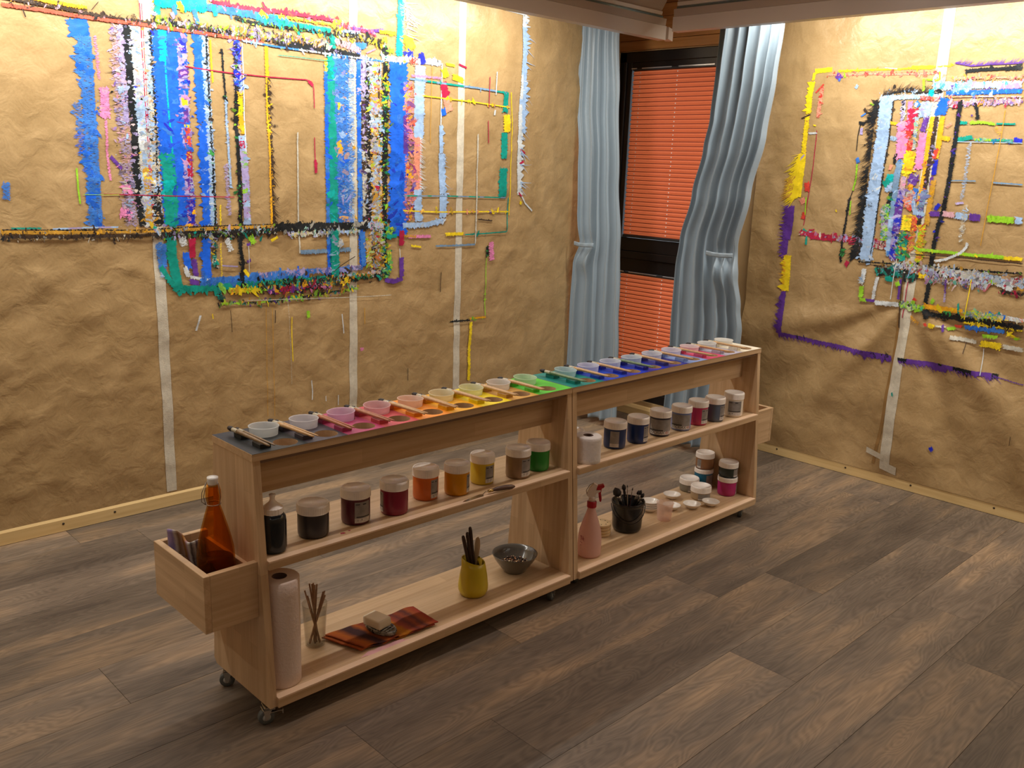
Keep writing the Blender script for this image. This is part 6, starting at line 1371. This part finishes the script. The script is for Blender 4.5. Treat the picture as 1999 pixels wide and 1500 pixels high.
sm(MB()).tube([(-.034, .004, .108), (-.030, .004, .124), (-.026, .004, .128), (-.023, .004, .120)], [.004, .006, .006, .004], 8, M=Matrix.Rotation(2.4, 4, 'Z')).build('pinched_spout', yel, t)
jx, jy = 1.955, 2.140
for i, (ox, od, ht, lb) in enumerate(((-.040, .0, .225, 'dark brown wooden tool handle in the yellow jug, leftmost and shortest'), (-.026, .003, .237, 'dark brown wooden tool handle in the yellow jug, middle one'), (-.017, .010, .254, 'dark brown wooden tool handle in the yellow jug, rising highest'))):
    a = Vector((jx, jy, ZL+.008))+DIRR*(ox*-.15+.004*i)+DIRD*(od-.004); b = Vector((jx, jy, ZL+ht-.01))+DIRR*ox+DIRD*od
    t = thing('wooden_tool', lb, 'tool', group='tools in the yellow jug'); Ln = (b-a).length
    sm(MB()).tube([(0, 0, Ln*.35), (0, 0, Ln*.45), (0, 0, Ln*.93), (0, 0, Ln*.985), (0, 0, Ln)], [.0045, .0062, .0068, .0055, .002], 10).build('handle', plain('dark_walnut', (.035, .016, .012), .35), t)
    MB().box(-.005, .005, -.0008, .0008, 0, Ln*.36).build('blade', chrome, t); place_rod(t, a, b)
a = Vector((jx, jy, ZL+.008)); b = Vector((jx, jy, ZL+.205))+DIRR*.012+DIRD*.018
t = thing('wooden_spatula', 'pale rounded wooden spatula in the yellow jug behind the dark handles', 'spatula'); Ln = (b-a).length
sp_ = sm(MB()); sp_.lathe([(.003, 0), (.003, Ln*.5), (.0105, Ln*.68), (.0125, Ln*.85), (.009, Ln*.96), (.001, Ln)], 20, sy=.25); sp_.build('blade', woodh, t); place_rod(t, a, b)
b = Vector((jx, jy, ZL+.120))+DIRR*.022+DIRD*.004; a = Vector((jx, jy, ZL+.010))-DIRR*.004-DIRD*.01
t = thing('flat_scraper', 'dark flat scraper lying low in the yellow jug mouth, pointing right', 'scraper')
MB().prism([(-.013, .05), (.013, .05), (.011, (b-a).length), (-.009, (b-a).length)], -.001, .001, 1).build('blade', plain('dark_steel', (.05, .04, .035), .35), t); place_rod(t, a, b)

# grey bowl with beads
t = thing('ceramic_bowl', 'grey glazed ceramic bowl of dark beads on the left bottom shelf', 'bowl', (2.195, 2.180, ZL))
sm(MB()).lathe([(.001, .002), (.034, .002), (.036, 0), (.040, .001), (.044, .008), (.060, .028), (.076, .052), (.0835, .068), (.0845, .070), (.0825, .071), (.074, .054), (.056, .028), (.034, .010), (.001, .009)], 48, cap=False).build('bowl_body', plain('grey_glaze', (.12, .11, .095), .20, var=.08, vscale=12, coat=.4), t)
bd = MB(); random.seed(4); bd.smooth = True
beadm = [plain('dark_bead', (.03, .015, .01), .2), plain('copper_bead', (.42, .20, .10), .15, metal=.7), plain('gold_bead', (.75, .58, .36), .15, metal=.7)]
for i in range(260):
    a = random.uniform(0, 2*PI); rr = .052*math.sqrt(random.random()); z = .030+.004*random.random()-.1*0+rr*.0
    bd.cur = random.choice((0, 0, 0, 0, 1, 1, 2)); r0 = random.uniform(.0022, .0036)
    bd.lathe([(.0003, -r0), (r0*.8, -r0*.6), (r0, 0), (r0*.8, r0*.6), (.0003, r0)], 7, Matrix.Translation((rr*math.cos(a), rr*math.sin(a), z)))
o = bd.build('beads', beadm); o.location = (2.195, 2.180, ZL); tag(o, 'dark and copper beads heaped in the grey bowl', 'beads'); o['kind'] = 'stuff'
sm(MB()).lathe([(.001, .029), (.0525, .029)], 32, cap=False).build('bead_fill', beadm[0], o)

# ------------------------------------------------------------------ right bottom shelf
pinkw = frost('pink_water_bottle', (.84, .60, .54), .93, .35)
t = thing('spray_bottle', 'pink translucent spray bottle with red trigger, left end of the right bottom shelf', 'spray bottle', (2.520, 2.098, ZL))
sm(MB()).lathe([(.001, 0), (.040, 0), (.0445, .004), (.046, .012), (.0455, .075), (.041, .105), (.031, .140), (.020, .172), (.0155, .188), (.0145, .200), (.001, .201)], 40, cap=False).build('bottle_body', pinkw, t)
redp = plain('red_plastic', (.42, .008, .02), .3); whitep = plain('white_plastic', (.80, .70, .64), .35)
MB().lathe([(.0175, .196), (.0180, .197), (.0180, .218), (.0165, .220)], 32, rib=(1, 2, .0006)).build('collar', redp, t)
# head points towards picture right
hx = MB(); A = Matrix.Rotation(math.radians(-44.6), 4, 'Z')
hx.smooth = True; hx.lathe([(.013, .219), (.013, .236), (.011, .240)], 20)
hx.smooth = False; hx.prism([(-.014, .238), (.010, .236), (.014, .252), (.030, .262), (.030, .268), (.012, .266), (.018, .286), (.004, .292), (-.012, .272), (-.022, .246)], -.009, .009, 1)
hx.v = [tuple(A @ Vector(p)) for p in hx.v]; hx.build('trigger_head', whitep, t)
tg = MB(); tg.prism([(.002, .290), (.020, .284), (.040, .290), (.044, .284), (.042, .278), (.034, .274), (.032, .255), (.036, .232), (.034, .220), (.028, .222), (.024, .240), (.022, .262), (.012, .274)], -.0085, .0085, 1)
tg.v = [tuple(A @ Vector(p)) for p in tg.v]; tg.build('trigger', redp, t)
sm(MB()).tube([(-.020, 0, .244), (-.024, 0, .262), (-.012, 0, .284), (.004, 0, .294)], .0015, 6, M=A).build('squeeze_guard', plain('grey_plastic', (.35, .28, .24), .4), t)
ink_s = plain('red_marker', (.28, .01, .05), .5)
def scrawl(pts):
    r = .0462; a0 = math.radians(-188)
    return [((r+.0004)*math.cos(a0+x/r), (r+.0004)*math.sin(a0+x/r), z) for x, z in pts]
sc_ = MB()
for pts in ([(0, .090), (.003, .078), (.002, .070)], [(-.001, .088), (.008, .086)], [(.007, .083), (.008, .074), (.012, .076)], [(.013, .088), (.014, .072), (.018, .070)], [(.011, .080), (.018, .078)]): sc_.tube(scrawl(pts), .0008, 6)
for x, z in ((0, .064), (.006, .062), (.002, .052)): sc_.tube(scrawl([(x, z), (x+.002, z-.002)]), .0009, 6)
sc_.build('handwriting', ink_s, t)
# stack of round perforated wooden discs behind the spray bottle
woodd = plain('pale_wood_disc', (.60, .42, .22), .55, var=.1, vscale=40)
dlabels = ['lowest', 'second from the bottom', 'third from the bottom', 'topmost, with dark holes,']
for i in range(4):
    t = thing('wooden_disc', f'pale round wooden brush-stand disc, {dlabels[i]} in the stack behind the spray bottle', 'disc', (2.708, 2.200, ZL+.013*i), group='pale wooden discs behind the spray bottle')
    sm(MB()).lathe([(.001, 0), (.040, 0), (.042, .002), (.042, .0105), (.040, .0125), (.001, .0125)], 32, cap=False).build('disc_body', woodd, t)
    if i == 3:
        hm_ = plain('dark_hole', (.01, .007, .005), .8)
        for q in range(8):
            a = 2*PI*q/8
            MB().lathe([(.0028, .0124), (.0028, .0128)], 12, Matrix.Translation((.027*math.cos(a), .027*math.sin(a), 0))).build('hole', hm_, t)
# glass of thin sticks behind the spray bottle
t = thing('drinking_glass', 'clear glass behind the spray bottle, mostly hidden', 'glass', (2.490, 2.260, ZL))
sm(MB()).lathe([(.001, .001), (.026, 0), (.031, .003), (.034, .110), (.0325, .110), (.0290, .008), (.001, .007)], 30, cap=False).build('glass_wall', clear, t)
for i in range(5):
    a = Vector((2.490+.006*i-.012, 2.260, ZL+.0085)); b = a+Vector((0, 0, .165))+DIRR*(.010*i-.026)
    s_ = sm(MB()).tube([(0, 0, 0), (0, 0, (b-a).length)], .0018, 6).build('thin_stick', woodh); place_rod(s_, a, b); tag(s_, 'thin pale stick in the glass behind the spray bottle', 'stick', 'thin sticks behind the spray bottle')

# black bucket with brushes
bx_, by_ = 2.835, 2.165
t = thing('black_bucket', 'small glossy black plastic bucket full of brushes on the right bottom shelf', 'bucket', (bx_, by_, ZL))
blk = plain('black_bucket_plastic', (.008, .008, .009), .22)
sm(MB()).lathe([(.001, .002), (.050, 0), (.058, .006), (.061, .018), (.0655, .108), (.0665, .116), (.0690, .117), (.0695, .126), (.0675, .127), (.0640, .124), (.0585, .02), (.001, .008)], 48, cap=False).build('bucket_body', blk, t)
hp = []
for i in range(25):
    q = PI*i/24; d_ = Vector((math.cos(q), 0, 0)); vv = DIRR*(.070*math.cos(q))-DIRD*(.030*math.sin(q)+.045*math.sin(q))
    hp.append((vv.x, vv.y, .112-.062*math.sin(q)))
sm(MB()).tube(hp, .0018, 8).build('bail_handle', blk, t)
random.seed(21)
bb = [('fat black round brush leaning left in the black bucket', -.052, .0, .165, .0085, blackh, ferr_s, 1.7, .040), ('blue-black brush pointing up left in the black bucket', -.022, .022, .188, .0055, blackh, blackh, 1.4, .026),
      ('very thin pale brush standing upright in the black bucket', -.006, .03, .200, .0018, woodh, ferr_s, 1, .010), ('thin brush with dark red handle at the middle of the bucket', .020, .03, .185, .0022, redh, ferr_s, 1, .012),
      ('black brush with steel ferrule leaning right in the bucket', .045, .016, .170, .0042, blackh, ferr_s, 1.1, .020), ('round-tipped black brush leaning furthest back right in the bucket', .056, .026, .166, .0050, blackh, ferr_s, 1.3, .022),
      ('round-tipped black brush leaning right over the bucket rim', .064, .004, .160, .0050, blackh, ferr_s, 1.3, .022), ('small black brush lowest at the right bucket rim', .066, -.012, .146, .0036, blackh, ferr_s, 1.2, .016),
      ('black brush with wide dark tip behind the fat brush in the bucket', -.040, .03, .160, .0050, blackh, ferr_s, 1.4, .024), ('thin black brush near the centre front of the bucket', .006, -.01, .150, .0030, blackh, blackh, 1.2, .016)]
for i, (lb, ox, od, ht, r, hm, fm, fat, bl0) in enumerate(bb):
    a = Vector((bx_, by_, ZL+.010))-DIRR*ox*.35+DIRD*(-.4*od+.004*(i-5)); b = Vector((bx_, by_, ZL+ht))+DIRR*ox+DIRD*od
    t = thing('paint_brush', lb, 'brush', group='brushes in the black bucket'); brush_parts((b-a).length, r, hm, fm, hairm, t, fat, bl0); place_rod(t, a, b)
# frosted pink beaker, white dishes
t = thing('measuring_beaker', 'pink tinted frosted plastic beaker in front of the white dishes', 'beaker', (3.045, 2.128, ZL))
sm(MB()).lathe([(.001, .002), (.028, 0), (.030, .004), (.0355, .075), (.0375, .077), (.0365, .079), (.0345, .075), (.0285, .005), (.001, .004)], 36, cap=False).build('beaker_wall', frost('pink_beaker', (.95, .85, .82), .28, .3), t)
china = plain('white_china', (.78, .72, .66), .25, coat=.3)
def dish(label, x, y, z=ZL, s=1.0, rot=None, gr='small white china dishes'):
    t = thing('china_dish', label, 'dish', (x, y, z), group=gr, rot=rot)
    sm(MB()).lathe([(.001, .003), (.016*s, .003), (.018*s, 0), (.021*s, .001), (.033*s, .012), (.039*s, .0205), (.0400*s, .022), (.0380*s, .022), (.030*s, .013), (.018*s, .006), (.001, .0055)], 36, cap=False).build('dish_body', china, t)
    return t
dish('small white dish at the shelf front, left of the rightmost dish', 3.255, 2.132); dish('rightmost small white dish, near the stacked pink jar', 3.348, 2.095)
dish('small white dish partly behind the pink beaker', 3.170, 2.180); dish('small white dish furthest back, left of the low jars', 3.285, 2.262)
dish('small white dish behind the black bucket, tilted', 3.005, 2.285, rot=(0, math.radians(12), 0))
for i, nm in enumerate(('lowest', 'second', 'third', 'topmost')): dish(f'{nm} white dish of the stack between bucket and beaker', 3.075, 2.228, ZL+.0092*i, gr='stacked white china dishes')
G3 = 'paint jars on the right bottom shelf'
jar('tall magenta pink jar at the right end of the bottom shelf, under the dark one', (3.538, 2.135, ZL), (.42, .02, .15), (-80, -40), .088, .0435, G3, lh=.022)
jar('dark green-black half-height jar stacked on top of the pink jar', (3.540, 2.138, ZL+.0888), (.025, .035, .030), (-112, -50), .070, .0430, G3, lh=.025, txt=False)
jar('teal blue jar with dark label, lower of the rear stack on the bottom shelf', (3.540, 2.268, ZL), (.01, .14, .25), (-128, -20), .092, .0430, G3, lh=.020, txt=False)
jar('copper brown half-height jar stacked on the teal jar', (3.540, 2.268, ZL+.0928), (.28, .13, .055), (-200, -170), .078, .0425, G3, lh=.025, txt=False)
jar('low grey jar with white lid standing behind the beige one', (3.440, 2.278, ZL), (.22, .20, .16), (-150, -60), .062, .0440, G3, txt=False)
jar('low beige jar with white lid in front of the grey one', (3.392, 2.180, ZL), (.42, .30, .18), (-160, -75), .062, .0450, G3, txt=False)

# ------------------------------------------------------------------ swing-top bottle and striped cloth in the side box
amber = glassy('amber_glass', (.90, .62, .30), .03)
t = thing('swing_top_bottle', 'amber glass swing-top bottle standing in the box at the left table end', 'bottle', (1.034, 2.172, .3375))
sm(MB()).lathe([(.001, .003), (.042, .0), (.049, .003), (.0505, .010), (.0505, .150), (.0485, .175), (.043, .203), (.0335, .240), (.0245, .272), (.0185, .292), (.0165, .300), (.0180, .306), (.0205, .318), (.0200, .338), (.0160, .352), (.0150, .356), (.012, .356), (.0125, .335), (.0145, .318), (.0125, .300), (.021, .270), (.039, .203), (.047, .150), (.047, .010), (.001, .008)], 48, cap=False).build('bottle_glass', amber, t)
sm(MB()).lathe([(.001, .0095), (.0455, .0095), (.0458, .145), (.001, .1455)], 32, cap=False).build('dark_liquid', glassy('brown_liquid', (.62, .40, .22), .12), t)
sm(MB()).lathe([(.012, .350), (.0135, .358), (.0150, .372), (.0145, .376), (.001, .377)], 28).build('ceramic_stopper', plain('white_porcelain', (.82, .82, .80), .2), t)
wm = plain('steel_wire', (.35, .30, .27), .35, metal=.8)
sm(MB()).lathe([(.0190, .2995), (.0205, .3010), (.0190, .3025), (.0178, .3010)], 28, cap=False).build('wire_collar', wm, t)
wr = sm(MB())
L0 = -DIRR*.0175-DIRD*.010
wr.tube([(L0.x, L0.y, .300), (L0.x*1.25, L0.y*1.25, .322), (L0.x*1.0, L0.y*1.0, .345), (L0.x*.8, L0.y*.8, .364), (0, 0, .366)], .0010, 6)
wr.tube([(L0.x, L0.y, .300), (L0.x*1.45-.002, L0.y*1.45, .310), (L0.x*1.45, L0.y*1.45, .335), (L0.x*.9, L0.y*.9, .360)], .0010, 6)
R0 = DIRR*.018-DIRD*.006; wr.tube([(R0.x, R0.y, .300), (R0.x*1.2, R0.y*1.2, .325), (R0.x*.85, R0.y*.85, .364)], .0010, 6)
wr.build('wire_bail', wm, t)
rag = stripes('multicolour_woven_stripes', [(.0, (.36, .30, .18)), (.07, (.24, .18, .34)), (.16, (.25, .19, .36)), (.20, (.50, .44, .38)), (.26, (.26, .16, .08)), (.34, (.50, .34, .26)), (.42, (.40, .18, .05)), (.50, (.44, .22, .08)), (.56, (.34, .20, .24)),
        (.62, (.55, .52, .48)), (.66, (.08, .05, .05)), (.72, (.58, .55, .50)), (.76, (.10, .06, .07)), (.82, (.50, .44, .42)), (.88, (.07, .05, .05)), (1, (.16, .10, .10))])
def rag_fn(a, b):
    # a rag stuffed upright in the back corner of the box
    q = Vector((.974, 2.338, 0))+DIRR*(.108*a)-DIRD*(.008*math.sin(a*13)+.006*math.sin(b*5+a*4))
    return (q.x+.008*(1-b), q.y-.006*(1-b), .360+.165*b-.040*a*b+.008*math.sin(a*9)*b)
t, o = cloth_obj('striped_rag', 'woven rag with purple, ochre and white stripes stuffed in the left side box', 'cloth', rag_fn, 40, 20, rag, (1.0, 2.29, .3375), .005); add_uv(o, 40, 20)
def rag2(a, b):
    x, y, z = rag_fn(a, b); return (x+.012+.006*math.sin(a*5+b*3), y-.016, z-.02-.05*b)
mb = sm(MB()); mb.grid(rag2, 40, 20); o = mb.build('folded_layer', rag, t, world=True); add_uv(o, 40, 20); so = o.modifiers.new('thick', 'SOLIDIFY'); so.thickness = .005
